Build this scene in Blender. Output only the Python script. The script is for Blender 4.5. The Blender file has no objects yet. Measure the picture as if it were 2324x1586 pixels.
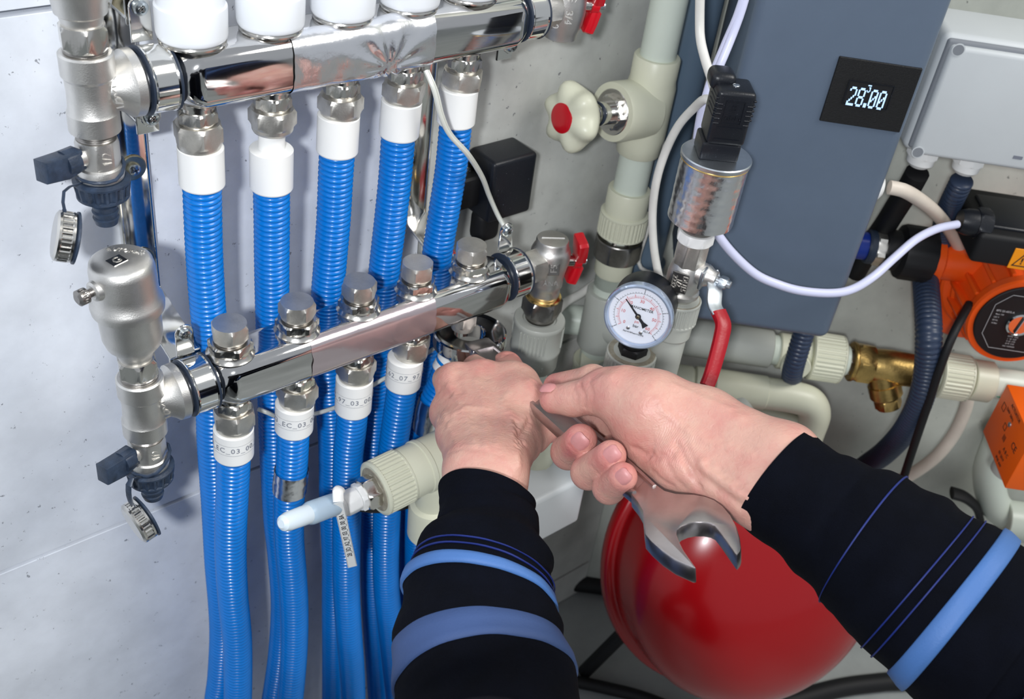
import bpy, bmesh, math, random
import numpy as np
from mathutils import Vector, Matrix, noise

random.seed(7); np.random.seed(7)
PI = math.pi
SC = bpy.context.scene
COL = SC.collection

# ---------------------------------------------------------------- camera (world: z up, tiled wall is y = 0, floor is z = 0)
IW, IH, FOC = 2324.0, 1586.0, 2461.77
AX = Vector((0.77331096, -0.30882954, 0.55372779))     # world axes seen in camera space (x right, y down, z forward)
AY = Vector((-0.62287698, -0.53311742, 0.57254701))
AZ = Vector((0.1183825, -0.78766118, -0.60462836))
CAM = Vector((0.0, -0.617, 1.15))
cam_right = Vector((AX.x, AY.x, AZ.x)); cam_down = Vector((AX.y, AY.y, AZ.y)); cam_fwd = Vector((AX.z, AY.z, AZ.z))
cd = bpy.data.cameras.new('camera')
cd.sensor_width = 36.0; cd.sensor_fit = 'HORIZONTAL'; cd.lens = 36.0 * FOC / IW
cd.clip_start = 0.01; cd.clip_end = 20
cd.dof.use_dof = True; cd.dof.focus_distance = 0.70; cd.dof.aperture_fstop = 13.0
camo = bpy.data.objects.new('camera', cd); COL.objects.link(camo)
m3 = Matrix((cam_right, -cam_down, -cam_fwd)).transposed()
camo.matrix_world = Matrix.Translation(CAM) @ m3.to_4x4()
SC.camera = camo

# ---------------------------------------------------------------- world, lights, exposure
wd = bpy.data.worlds.new('world'); SC.world = wd; wd.use_nodes = True
wd.node_tree.nodes['Background'].inputs[0].default_value = (0.86, 0.92, 1.0, 1)
wd.node_tree.nodes['Background'].inputs[1].default_value = 0.50

def area(name, loc, target, size, power, col=(1, 1, 1)):
    l = bpy.data.lights.new(name, 'AREA'); l.shape = 'DISK'; l.size = size; l.energy = power; l.color = col
    o = bpy.data.objects.new(name, l); COL.objects.link(o); o.location = loc
    o.rotation_euler = (Vector(target) - Vector(loc)).to_track_quat('-Z', 'Y').to_euler()
    return o
area('flash_lamp', (-0.22, -0.74, 1.27), (0.12, 0, 0.62), 0.06, 8.8, (0.93, 0.96, 1.0))
area('overhead_fill', (1.2, -1.3, 2.3), (0.6, -0.2, 0.6), 0.9, 24.0, (1.0, 0.98, 0.94))  # added soft fill from overhead, no real fixture; brightens the right-hand side
SC.view_settings.view_transform = 'Standard'
SC.view_settings.look = 'None'
SC.view_settings.exposure = 0.0
SC.view_settings.gamma = 1.0
SC.view_settings.use_curve_mapping = False

# ---------------------------------------------------------------- measuring helpers
def ray(px, py):
    c = Vector(((px - IW / 2) / FOC, (py - IH / 2) / FOC, 1.0))
    return Vector((AX.dot(c), AY.dot(c), AZ.dot(c)))
def P(px, py, y):                       # point seen at a pixel, on the plane parallel to the tiled wall at depth y
    d = ray(px, py); return CAM + d * ((y - CAM.y) / d.y)
def T(px, py, t):                       # point at distance t along the view axis
    return CAM + ray(px, py) * t
def PZ(px, py, z):
    d = ray(px, py); return CAM + d * ((z - CAM.z) / d.z)
NB = Vector((0.695, 0.719, 0)).normalized(); UB = Vector((NB.y, -NB.x, 0)); ZB = Vector((0, 0, 1))
def B(px, py, n):                       # plane parallel to the second wall, n metres from the camera
    d = ray(px, py); return CAM + d * (n / d.dot(NB))
def Bc(u, n, z): return Vector((CAM.x, CAM.y, 0)) + UB * u + NB * n + ZB * z
def toB(p):
    q = p - CAM; return q.dot(UB), q.dot(NB), p.z
X_, Y_, Z_ = Vector((1, 0, 0)), Vector((0, 1, 0)), Vector((0, 0, 1))

def frame(o, z, x=None):                # local frame: z axis along z, x axis near x
    z = Vector(z).normalized()
    if x is None: x = X_ if abs(z.dot(X_)) < 0.9 else Y_
    x = Vector(x); x = (x - z * x.dot(z)).normalized(); y = z.cross(x)
    m = Matrix((x, y, z)).transposed().to_4x4(); m.translation = Vector(o); return m
def catmull(pts, n):
    pts = [Vector(p) for p in pts]
    if len(pts) == 2: return [pts[0].lerp(pts[1], i / n) for i in range(n + 1)]
    q = [pts[0] * 2 - pts[1]] + pts + [pts[-1] * 2 - pts[-2]]
    dense = []
    for i in range(1, len(q) - 2):
        for k in range(24):
            t = k / 24; a, b, c, d = q[i - 1], q[i], q[i + 1], q[i + 2]
            dense.append(0.5 * ((2 * b) + (c - a) * t + (2 * a - 5 * b + 4 * c - d) * t * t + (3 * b - a - 3 * c + d) * t ** 3))
    dense.append(q[-2])
    L = [0.0]
    for i in range(1, len(dense)): L.append(L[-1] + (dense[i] - dense[i - 1]).length)
    out = []; j = 0
    for i in range(n + 1):
        s = L[-1] * i / n
        while j < len(L) - 2 and L[j + 1] < s: j += 1
        f = (s - L[j]) / max(L[j + 1] - L[j], 1e-9); out.append(dense[j].lerp(dense[j + 1], min(max(f, 0), 1)))
    return out
def path_len(pts):
    c = catmull(pts, 60); return sum((c[i + 1] - c[i]).length for i in range(60))

class MB:                               # collects geometry in world space
    def __init__(s): s.v = []; s.f = []
    def add(s, vs, fs, M=None):
        b = len(s.v)
        s.v += [(M @ Vector(v)) if M is not None else Vector(v) for v in vs]
        s.f += [tuple(b + i for i in f) for f in fs]; return s
    def bm(s, bm, M=None):
        bm.verts.index_update(); s.add([v.co.copy() for v in bm.verts], [[v.index for v in f.verts] for f in bm.faces], M); bm.free(); return s
    def rings(s, rings, close=True, cap0=True, cap1=True, M=None):
        n = len(rings[0]); vs = [p for r in rings for p in r]; fs = []
        for i in range(len(rings) - 1):
            for k in range(n if close else n - 1):
                a = i * n + k; b = i * n + (k + 1) % n; fs.append((a, b, b + n, a + n))
        if cap0: fs.append(tuple(reversed(range(n))))
        if cap1: fs.append(tuple((len(rings) - 1) * n + k for k in range(n)))
        return s.add(vs, fs, M)
    def lathe(s, M, prof, seg=32, cap0=True, cap1=True, wob=None):     # prof: (radius, height) pairs
        R = []
        for r, z in prof:
            R.append([Vector((r * (wob(2 * PI * k / seg, z) if wob else 1) * math.cos(2 * PI * k / seg), r * (wob(2 * PI * k / seg, z) if wob else 1) * math.sin(2 * PI * k / seg), z)) for k in range(seg)])
        return s.rings(R, True, cap0, cap1, M)
    def cyl(s, M, r, h, seg=32, c=0.0006, z0=0.0):
        return s.lathe(M, [(r - c, z0), (r, z0 + c), (r, z0 + h - c), (r - c, z0 + h)], seg)
    def hexn(s, M, af, h, n=6, z0=0.0, round_=1.0, rot=0.0):           # hexagon with turned-off corners
        R = af / math.cos(PI / n) / 2; seg = n * 8; rings = []
        def rad(a):
            a = (a + rot) % (2 * PI / n) - PI / n; return af / 2 / math.cos(a)
        Rc = af / 2 * 1.005
        for z, mode in ((0, 0), (0.16 * h * round_, 1), (h - 0.16 * h * round_, 1), (h, 0)):
            rings.append([Vector((min(rad(2 * PI * k / seg), (Rc if mode == 0 else R * 1.01)) * math.cos(2 * PI * k / seg), min(rad(2 * PI * k / seg), (Rc if mode == 0 else R * 1.01)) * math.sin(2 * PI * k / seg), z0 + z)) for k in range(seg)])
        return s.rings(rings, True, True, True, M)
    def ribbed(s, M, r, h, nrib, depth=0.0008, z0=0.0, taper=1.0):     # knurled / ribbed collar
        seg = nrib * 4; rings = []
        def ring(rr, z, d): return [Vector(((rr - (d if k % 4 in (2, 3) else 0)) * math.cos(2 * PI * k / seg), (rr - (d if k % 4 in (2, 3) else 0)) * math.sin(2 * PI * k / seg), z0 + z)) for k in range(seg)]
        for rr, z, d in ((r - 0.002, 0, 0), (r, 0.0012, 0), (r, 0.0025, 0), (r, 0.003, depth), (r * taper, h - 0.003, depth), (r * taper, h - 0.0025, 0), (r * taper, h - 0.0012, 0), (r * taper - 0.002, h, 0)): rings.append(ring(rr, z, d))
        return s.rings(rings, True, True, True, M)
    def tube(s, pts, r, seg=12, n=None, cap=True, flat=1.0, up=None):
        n = n or max(4, int(path_len(pts) / (0.006)))
        c = catmull(pts, n); rings = []; x = None
        for i, p in enumerate(c):
            t = (c[min(i + 1, n)] - c[max(i - 1, 0)]).normalized()
            if x is None: x = (Vector(up) if up is not None else (X_ if abs(t.x) < 0.9 else Y_))
            x = (x - t * x.dot(t)).normalized(); y = t.cross(x)
            rr = r(i / n) if callable(r) else r
            rings.append([p + x * (rr * math.cos(2 * PI * k / seg)) + y * (rr * flat * math.sin(2 * PI * k / seg)) for k in range(seg)])
        return s.rings(rings, True, cap, cap)
    def hose(s, pts, r, pitch, depth=0.0018, seg=28):                  # corrugated hose: one rounded ridge per pitch
        L = path_len(pts); nr = int(L / pitch); n = nr * 4; c = catmull(pts, n); rings = []; x = None
        for i, p in enumerate(c):
            t = (c[min(i + 1, n)] - c[max(i - 1, 0)]).normalized()
            if x is None: x = X_
            x = (x - t * x.dot(t)).normalized(); y = t.cross(x)
            rr = r - (depth, depth * 0.25, 0, depth * 0.25)[i % 4]
            rings.append([p + x * (rr * math.cos(2 * PI * k / seg)) + y * (rr * math.sin(2 * PI * k / seg)) for k in range(seg)])
        return s.rings(rings)
    def box(s, M, sx, sy, sz, bev=0.002, seg=3):                       # centred rounded box
        bm = bmesh.new(); bmesh.ops.create_cube(bm, size=1.0)
        for v in bm.verts: v.co = Vector((v.co.x * sx, v.co.y * sy, v.co.z * sz))
        if bev > 0: bmesh.ops.bevel(bm, geom=bm.edges[:] , offset=min(bev, sx * .49, sy * .49, sz * .49), segments=seg, profile=0.5, affect='EDGES')
        return s.bm(bm, M)
    def extrude(s, M, outline, h, bev=0.0, seg=2):                      # 2-D outline (x, y) raised by h along z
        bm = bmesh.new(); vs = [bm.verts.new((p[0], p[1], 0)) for p in outline]; f = bm.faces.new(vs)
        bmesh.ops.recalc_face_normals(bm, faces=[f])
        r = bmesh.ops.extrude_face_region(bm, geom=[f]); up = [v for v in r['geom'] if isinstance(v, bmesh.types.BMVert)]
        for v in up: v.co.z += h
        bmesh.ops.recalc_face_normals(bm, faces=bm.faces[:])
        if bev > 0:
            es = [e for e in bm.edges if len(e.link_faces) == 2 and abs(e.verts[0].co.z - e.verts[1].co.z) < 1e-7 and e.calc_face_angle(0) > 0.9]
            bmesh.ops.bevel(bm, geom=es, offset=bev, segments=seg, profile=0.5, affect='EDGES')
        return s.bm(bm, M)

WL = {}                                                                 # world location of every object made
def finish(o, label, cat, group, kind):
    if label: o['label'] = label
    if cat: o['category'] = cat
    if group: o['group'] = group
    if kind: o['kind'] = kind
    return o
def thing(name, loc, label, cat, group=None):
    o = bpy.data.objects.new(name, None); COL.objects.link(o); o.location = loc; o.empty_display_size = 0.02; WL[o] = Vector(loc)
    return finish(o, label, cat, group, None)
def obj(name, mb, mat, parent=None, label=None, cat=None, group=None, kind=None, sharp=26, flat=False, loc=None):
    base = WL[parent] if parent else (Vector(loc) if loc is not None else (sum((Vector(v) for v in mb.v), Vector()) / len(mb.v)))
    me = bpy.data.meshes.new(name)
    me.from_pydata([v - base for v in mb.v], [], mb.f); me.update()
    bm = bmesh.new(); bm.from_mesh(me); bmesh.ops.recalc_face_normals(bm, faces=bm.faces[:]); bm.to_mesh(me); bm.free()
    if not flat:
        me.shade_smooth(); me.set_sharp_from_angle(angle=math.radians(sharp))
    if mat: me.materials.append(mat)
    o = bpy.data.objects.new(name, me); COL.objects.link(o); WL[o] = base
    if parent: o.parent = parent
    else: o.location = base
    return finish(o, label, cat, group, kind)
def text_mb(txt, size, M, depth=0.0002, align='CENTER', bend=None, spacing=1.0, bold=0.0):
    cu = bpy.data.curves.new('t', 'FONT'); cu.body = txt; cu.size = size; cu.extrude = depth; cu.align_x = align; cu.align_y = 'CENTER'; cu.resolution_u = 2; cu.space_character = spacing; cu.offset = bold
    o = bpy.data.objects.new('t', cu); COL.objects.link(o)
    me = bpy.data.meshes.new_from_object(o.evaluated_get(bpy.context.evaluated_depsgraph_get()))
    mb = MB(); vs = []
    for v in me.vertices:
        c = v.co.copy()
        if bend: a = c.x / bend; rr = bend + c.z; c = Vector((rr * math.sin(a), c.y, rr * math.cos(a)))      # wraps round the local y axis
        vs.append(c)
    mb.add(vs, [tuple(p.vertices) for p in me.polygons], M)
    bpy.data.objects.remove(o); bpy.data.curves.remove(cu); bpy.data.meshes.remove(me)
    return mb

# ---------------------------------------------------------------- materials
def srgb(r, g, b):
    f = lambda c: (c / 255) / 12.92 if c / 255 <= 0.04045 else ((c / 255 + 0.055) / 1.055) ** 2.4
    return (f(r), f(g), f(b), 1)
def mat(name, col, rough=0.4, metal=0.0, var=0.0, vscale=60, bump=0.0, bscale=300, spec=0.5, coat=0.0, sss=0.0, trans=0.0, emit=0.0, rvar=0.0, alpha=1.0, stretch=None, detail=4, ior=1.45, sheen=0.0, specks=None):
    m = bpy.data.materials.new(name); m.use_nodes = True; nt = m.node_tree; N = nt.nodes; L = nt.links
    b = N['Principled BSDF']; b.inputs['Base Color'].default_value = col; b.inputs['Roughness'].default_value = rough; b.inputs['Metallic'].default_value = metal
    b.inputs['Specular IOR Level'].default_value = spec; b.inputs['Coat Weight'].default_value = coat; b.inputs['Coat Roughness'].default_value = 0.08; b.inputs['IOR'].default_value = ior
    b.inputs['Transmission Weight'].default_value = trans; b.inputs['Alpha'].default_value = alpha
    if sheen: b.inputs['Sheen Weight'].default_value = sheen
    if sss: b.inputs['Subsurface Weight'].default_value = sss; b.inputs['Subsurface Radius'].default_value = (0.006, 0.0025, 0.0015); b.inputs['Subsurface Scale'].default_value = 1.0
    if emit: b.inputs['Emission Color'].default_value = col; b.inputs['Emission Strength'].default_value = emit
    if var or bump or rvar or specks:
        tc = N.new('ShaderNodeTexCoord'); src = tc.outputs['Object']
        if stretch:
            mp = N.new('ShaderNodeMapping'); mp.inputs['Scale'].default_value = stretch; L.new(src, mp.inputs[0]); src = mp.outputs[0]
    if var or rvar:
        n = N.new('ShaderNodeTexNoise'); n.inputs['Scale'].default_value = vscale; n.inputs['Detail'].default_value = detail; n.inputs['Roughness'].default_value = 0.6; L.new(src, n.inputs['Vector'])
        cr = N.new('ShaderNodeMapRange'); cr.inputs['From Min'].default_value = 0.3; cr.inputs['From Max'].default_value = 0.7; L.new(n.outputs[0], cr.inputs['Value'])
        if var:
            mx = N.new('ShaderNodeMix'); mx.data_type = 'RGBA'; L.new(cr.outputs[0], mx.inputs['Factor'])
            mx.inputs[6].default_value = tuple(c * (1 - var) for c in col[:3]) + (1,); mx.inputs[7].default_value = tuple(min(1, c * (1 + var)) for c in col[:3]) + (1,)
            colout = mx.outputs[2]
            L.new(colout, b.inputs['Base Color'])
        if rvar:
            mr = N.new('ShaderNodeMapRange'); mr.inputs['To Min'].default_value = max(0.02, rough - rvar); mr.inputs['To Max'].default_value = rough + rvar; L.new(cr.outputs[0], mr.inputs['Value']); L.new(mr.outputs[0], b.inputs['Roughness'])
    if specks:                                                           # dark pores / dust: (scale, threshold, colour)
        v = N.new('ShaderNodeTexNoise'); v.inputs['Scale'].default_value = specks[0]; v.inputs['Detail'].default_value = 3; v.inputs['Roughness'].default_value = 0.7; L.new(src, v.inputs['Vector'])
        mr = N.new('ShaderNodeMapRange'); mr.inputs['From Min'].default_value = specks[1]; mr.inputs['From Max'].default_value = specks[1] + 0.05; L.new(v.outputs[0], mr.inputs['Value'])
        mx2 = N.new('ShaderNodeMix'); mx2.data_type = 'RGBA'; L.new(mr.outputs[0], mx2.inputs['Factor']); mx2.inputs[6].default_value = col; mx2.inputs[7].default_value = specks[2]
        if var: L.new(colout, mx2.inputs[6])
        L.new(mx2.outputs[2], b.inputs['Base Color'])
    if bump:
        n2 = N.new('ShaderNodeTexNoise'); n2.inputs['Scale'].default_value = bscale; n2.inputs['Detail'].default_value = 5; L.new(src, n2.inputs['Vector'])
        bp = N.new('ShaderNodeBump'); bp.inputs['Strength'].default_value = bump; bp.inputs['Distance'].default_value = 0.001; L.new(n2.outputs[0], bp.inputs['Height']); L.new(bp.outputs[0], b.inputs['Normal'])
    return m
M = dict(
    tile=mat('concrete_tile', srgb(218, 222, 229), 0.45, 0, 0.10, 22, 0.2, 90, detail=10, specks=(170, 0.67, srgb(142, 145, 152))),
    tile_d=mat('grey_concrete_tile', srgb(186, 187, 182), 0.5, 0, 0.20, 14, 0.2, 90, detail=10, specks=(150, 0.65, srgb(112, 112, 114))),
    grout=mat('grout', srgb(96, 98, 106), 0.9),
    concrete=mat('rough_concrete', srgb(184, 187, 178), 0.75, 0, 0.24, 8, 0.3, 60, detail=8, specks=(130, 0.68, srgb(110, 112, 108))),
    floor=mat('floor_screed', srgb(158, 162, 160), 0.6, 0, 0.20, 6, 0.2, 60, detail=8),
    chrome=mat('polished_steel', (0.64, 0.63, 0.62, 1), 0.07, 1.0, rvar=0.03, vscale=40, bump=0.04, bscale=18),
    strip=mat('bright_bracket', (0.78, 0.77, 0.74, 1), 0.10, 1.0, bump=0.08, bscale=25),
    foil=mat('aluminium_foil', (0.86, 0.86, 0.88, 1), 0.22, 1.0, bump=0.9, bscale=55),
    film=mat('clear_tape', (0.50, 0.43, 0.45, 1), 0.17, 0.75, bump=0.3, bscale=45, rvar=0.06, vscale=30),
    nickel=mat('nickel_plating', (0.70, 0.675, 0.625, 1), 0.42, 1.0, var=0.12, vscale=90, bump=0.10, bscale=900),
    nickel_m=mat('machined_nickel', (0.66, 0.64, 0.60, 1), 0.20, 1.0, bump=0.06, bscale=500),
    nickel_d=mat('dark_steel', (0.30, 0.285, 0.27, 1), 0.32, 1.0, var=0.2, vscale=80, bump=0.08, bscale=600),
    cast=mat('cast_nickel', (0.68, 0.665, 0.635, 1), 0.42, 1.0, var=0.08, vscale=50, bump=0.12, bscale=1300),
    brass=mat('brass', (0.55, 0.37, 0.13, 1), 0.34, 1.0, var=0.3, vscale=60, bump=0.2, bscale=500),
    gold=mat('brass_ring', (0.85, 0.58, 0.22, 1), 0.22, 1.0),
    hose=mat('blue_plastic', srgb(0, 114, 200), 0.27, 0, var=0.05, vscale=30, sss=0.0, coat=0.15),
    white=mat('white_plastic', srgb(236, 236, 234), 0.35, 0, var=0.02, vscale=20, spec=0.4),
    cap=mat('cap_plastic', srgb(226, 229, 233), 0.35, 0, sss=0.0),
    dblue=mat('slate_rubber', srgb(42, 54, 72), 0.42, 0, var=0.35, vscale=160, bump=0.2, bscale=700),
    black=mat('black_plastic', srgb(17, 20, 27), 0.36, 0, bump=0.12, bscale=900, specks=(900, 0.70, srgb(130, 136, 150))),
    blackm=mat('matt_black', srgb(11, 11, 14), 0.6, 0),
    gasket=mat('black_rubber', srgb(36, 46, 62), 0.45, 0),
    ppr=mat('cream_pipe', srgb(212, 212, 190), 0.36, 0, var=0.03, vscale=25, bump=0.05, bscale=200),
    pprg=mat('grey_pipe', srgb(178, 180, 172), 0.38, 0, var=0.04, vscale=25, bump=0.05, bscale=200),
    pipe=mat('pale_pipe', srgb(206, 214, 202), 0.32, 0, var=0.03, vscale=25),
    green=mat('green_line', srgb(30, 140, 110), 0.4),
    red=mat('red_paint', srgb(190, 10, 28), 0.28, 0, coat=0.3),
    redhose=mat('red_vinyl', srgb(158, 8, 26), 0.34, 0, bump=0.1, bscale=400),
    tank=mat('red_enamel', srgb(150, 0, 8), 0.24, 0, coat=0.15, bump=0.02, bscale=60),
    cabinet=mat('slate_cabinet', srgb(90, 103, 120), 0.40, 0, var=0.05, vscale=14, bump=0.05, bscale=500, specks=(420, 0.74, srgb(150, 162, 176))),
    greypipe=mat('slate_pipe', srgb(92, 110, 128), 0.28, 0, var=0.05, vscale=10),
    jbox=mat('light_grey_plastic', srgb(200, 204, 206), 0.4, 0, var=0.02, vscale=20, bump=0.04, bscale=900),
    groove=mat('grey_gasket', srgb(128, 132, 138), 0.6),
    screen=mat('screen_black', srgb(4, 4, 6), 0.5, 0, bump=0.4, bscale=700, stretch=(1, 1, 5)),
    led=mat('lit_digits', (0.42, 0.62, 0.95, 1), 0.5, emit=0.85),
    cable=mat('white_cable', srgb(214, 212, 206), 0.4, 0, var=0.06, vscale=60),
    lilac=mat('lilac_cable', srgb(212, 214, 240), 0.35, 0),
    beige=mat('beige_cable', srgb(216, 204, 190), 0.45, 0, var=0.05, vscale=60),
    clear=mat('clear_cable', srgb(206, 208, 200), 0.25, 0, spec=0.7),
    conduit=mat('dark_conduit', srgb(46, 58, 80), 0.36, 0),
    orange=mat('orange_paint', srgb(240, 88, 22), 0.36, 0, bump=0.15, bscale=500),
    orangeb=mat('orange_plastic', srgb(246, 100, 10), 0.42, 0),
    ink=mat('black_ink', srgb(30, 30, 36), 0.6), inkg=mat('grey_ink', srgb(120, 124, 136), 0.6), inkw=mat('white_ink', srgb(190, 190, 192), 0.6), inkr=mat('red_ink', srgb(196, 60, 60), 0.6),
    yellow=mat('warning_orange', srgb(244, 150, 10), 0.5),
    dial=mat('dial_white', srgb(226, 230, 240), 0.4), bezel=mat('clear_bezel', srgb(176, 190, 212), 0.12, 0.55, spec=0.8),
    bluefit=mat('dark_blue_plastic', srgb(14, 44, 130), 0.3),
    frost=mat('frosted_plastic', srgb(196, 216, 232), 0.28, 0, trans=0.35, ior=1.3), frostw=mat('milky_plastic', srgb(226, 238, 246), 0.3, 0, trans=0.15, ior=1.3),
    steel=mat('satin_steel', (0.50, 0.46, 0.46, 1), 0.30, 1.0, var=0.12, vscale=30, bump=0.05, bscale=300, stretch=(1, 1, 1)),
    zinc=mat('zinc_plate', (0.60, 0.64, 0.68, 1), 0.34, 1.0, var=0.1, vscale=60),
    dirt=mat('dusty_grey', srgb(150, 144, 128), 0.8, 0, var=0.25, vscale=160),
    screw=mat('screw_steel', (0.55, 0.60, 0.62, 1), 0.22, 1.0), washer=mat('yellow_zinc', (0.50, 0.44, 0.30, 1), 0.3, 1.0, var=0.3, vscale=90),
)
# ================================================================ the setting
YU, YL = -0.0531, -0.0863
NW = 1.0                                                                 # second wall, metres along NB
XC = (NW - 0.719 * 0.617 / 1.0) / 0.695
SEAM_Z = [0.059, 0.479, 0.900, 1.32, 1.74]
wl = MB().box(Matrix.Translation((( -1.2 + XC) / 2, 0.06, 0.95)), XC + 1.2, 0.10, 1.95, 0)
wall_left = obj('wall_left', wl, M['grout'], kind='structure')
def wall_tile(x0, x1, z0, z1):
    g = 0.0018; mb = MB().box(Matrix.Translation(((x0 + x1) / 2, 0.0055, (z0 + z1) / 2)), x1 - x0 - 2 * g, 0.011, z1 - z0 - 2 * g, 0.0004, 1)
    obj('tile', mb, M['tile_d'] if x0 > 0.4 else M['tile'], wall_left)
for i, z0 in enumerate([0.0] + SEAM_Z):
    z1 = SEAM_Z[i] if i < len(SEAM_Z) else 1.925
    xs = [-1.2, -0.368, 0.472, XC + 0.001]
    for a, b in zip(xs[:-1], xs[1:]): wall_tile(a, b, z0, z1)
p0, p1 = Bc(-2.0, NW + 0.06, 0), Bc(2.2, NW + 0.06, 0)
pc = Bc((XC * NB.y - (0 - CAM.y) * NB.x), NW + 0.06, 0)
ucorner = (Vector((XC, 0, 0)) - Vector((CAM.x, CAM.y, 0))).dot(UB)
wr = MB().box(frame(Bc((ucorner + 2.2) / 2, NW + 0.05, 0.96), Z_, UB), 2.2 - ucorner, 0.10, 1.92, 0)
obj('wall_right', wr, M['concrete'], kind='structure')
obj('floor', MB().box(Matrix.Translation((0.5, -1.2, -0.03)), 4.2, 3.4, 0.06, 0), M['floor'], kind='structure')

# ================================================================ helpers for plumbing
def tof(p):
    q = p - CAM; return q.dot(cam_fwd)
def mm(px, p): return px * tof(p) / FOC                                   # pixel length at a point, in metres

def hex_group(mb_axis, z_top): pass

# ---------------------------------------------------------------- upper manifold
XU = [0.2572 + 0.05 * k for k in range(5)]
ZU, ZLm = 0.8735, 0.6715                                                # axes of the two bars
XL = [0.2554 + 0.05 * k for k in range(5)]
def bar_mesh(x0, x1, y, z, h, r=0.0085):
    """Rounded-square steel bar whose ends swell down to a round neck."""
    mb = MB(); rings = []
    def sec(x, hh, rr, rn):
        out = []; n = 14
        for q, (cx, cz) in enumerate(((1, 1), (-1, 1), (-1, -1), (1, -1))):
            for k in range(n + 1):
                a = PI / 2 * q + PI / 2 * k / n
                dy_ = cx * (hh - rr) + rr * math.cos(a); dz_ = cz * (hh - rr) + rr * math.sin(a)
                out.append(Vector((x, y + dy_ - (0.0022 * max(0, 1 - (dz_ / hh) ** 2) * (hh - 0.0155) / (h - 0.0155) if dy_ < 0 else 0) , z + dz_)))
        return out
    N = 26
    for hh, xx in ((0.0, 0), (0.003, .15), (0.008, .5), (0.012, 1)):
        pass
    e = 0.012
    for t in (0, .12, .3, .5, .7, .85, 1): rings.append(sec(x0 + e * t, 0.0155 + (h - 0.0155) * math.sin(PI / 2 * t) ** 0.8, min(0.0154 + (h - 0.0155) * t, 0.0154) * (1 - t) + r * t, N))
    rings.append(sec((x0 + x1) / 2, h, r, N))
    for t in (1, .85, .7, .5, .3, .12, 0): rings.append(sec(x1 - e * t, 0.0155 + (h - 0.0155) * math.sin(PI / 2 * t) ** 0.8, min(0.0154 + (h - 0.0155) * t, 0.0154) * (1 - t) + r * t, N))
    return mb.rings(rings)
def neck(x0, x1, y, z, r=0.0155): return MB().lathe(frame((x0, y, z), X_), [(r, 0), (r, x1 - x0)], 40)
x_ring_u, x_ring_u2 = 0.2330, P(1188, 52, YU).x
x_ring_l, x_ring_l2 = 0.2297, P(1160, 618, YL).x

man_u = thing('supply_manifold', (0.36, YU, ZU), 'upper polished steel manifold bar with white caps and crumpled foil tape', 'manifold')
xb0, xb1 = x_ring_u + 0.010, x_ring_u2 - 0.008
obj('bar', bar_mesh(xb0, xb1, YU, ZU, 0.0185), M['chrome'], man_u, sharp=50)
obj('neck', neck(x_ring_u - 0.016, xb0 + 0.001, YU, ZU), M['chrome'], man_u); obj('neck', neck(xb1 - 0.001, x_ring_u2 + 0.012, YU, ZU), M['chrome'], man_u)

man_l = thing('return_manifold', (0.35, YL, ZLm), 'lower polished steel manifold bar with five hexagonal plugs on top', 'manifold')
xc0, xc1 = x_ring_l + 0.011, x_ring_l2 - 0.010
obj('bar', bar_mesh(xc0, xc1, YL, ZLm, 0.018), M['chrome'], man_l, sharp=50)
obj('neck', neck(x_ring_l - 0.016, xc0 + 0.001, YL, ZLm), M['chrome'], man_l); obj('neck', neck(xc1 - 0.001, x_ring_l2 + 0.012, YL, ZLm), M['chrome'], man_l)

# white actuator caps on the upper bar
for k, x in enumerate(XU):
    F = frame((x, YU, ZU + 0.0185), Z_)
    obj('flange', MB().lathe(F, [(0.0188, 0), (0.0192, 0.0012), (0.0188, 0.0022)], 48), M['nickel_m'], man_u)
    c = obj('cap', MB().lathe(F, [(0.0180, 0.0022), (0.0190, 0.0026), (0.0198, 0.0040), (0.0201, 0.0062), (0.0204, 0.0205), (0.0202, 0.0218), (0.0190, 0.0226), (0.0187, 0.0240), (0.0181, 0.050), (0.0172, 0.055), (0.010, 0.0565)], 48, wob=lambda a, z: 1 + (0.010 if (0.005 < z < 0.0190 and int(a / (PI / 6)) % 4 == 1) else 0)), M['cap'], man_u, sharp=40)

# plugs on the lower bar
for k, x in enumerate(XL):
    zt = ZLm + 0.018; F = frame((x, YL, zt), Z_, (1, 0.45 + 0.2 * k, 0))
    obj('boss', MB().lathe(F, [(0.0165, -0.0005), (0.0152, 0.0008), (0.0142, 0.003)], 40), M['nickel_m'], man_l)
    obj('lock_nut', MB().hexn(F, 0.0262, 0.0068, z0=0.0026), M['nickel_m'], man_l)
    obj('washer', MB().cyl(F, 0.0102, 0.0022, z0=0.0093), M['nickel_d'], man_l)
    F2 = frame((x, YL, zt), Z_, (1, 0.2 + 0.33 * k, 0))
    obj('plug', MB().hexn(F2, 0.0222, 0.0122, z0=0.0112, round_=1.2), M['nickel'], man_l)

# outlet fittings and blue hoses: one hose per outlet
def outlet(parent, x, y, zbar, z_top, z_bot, r_neck=0.0105, af=0.0265, tilt=0.0, rot=0.4):
    F = frame((x, y, zbar), (0, 0, -1), (1, 0.2, 0)); h = zbar - z_top
    obj('spigot', MB().lathe(F, [(0.0125, -0.002), (0.0125, 0.001), (r_neck, 0.002), (r_neck, h + 0.002)], 32), M['nickel_m'], parent)
    if h > 0.006: obj('upper_nut', MB().hexn(F, 0.0225, min(h * 0.6, 0.008), z0=h * 0.35), M['nickel_m'], parent)
    F2 = frame((x, y, z_top), (0, 0, -1), (1, rot, 0)); H = z_top - z_bot
    obj('compression_nut', MB().hexn(F2, af, H * 0.76, round_=1.1), M['nickel'], parent)
    obj('nut_collar', MB().lathe(F2, [(af / 2 * 0.99, H * 0.74), (af / 2 * 0.99, H * 0.90), (af / 2 * 0.93, H), (0.008, H)], 40), M['nickel'], parent)
def zat(px, py, y): return P(px, py, y).z
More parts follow.
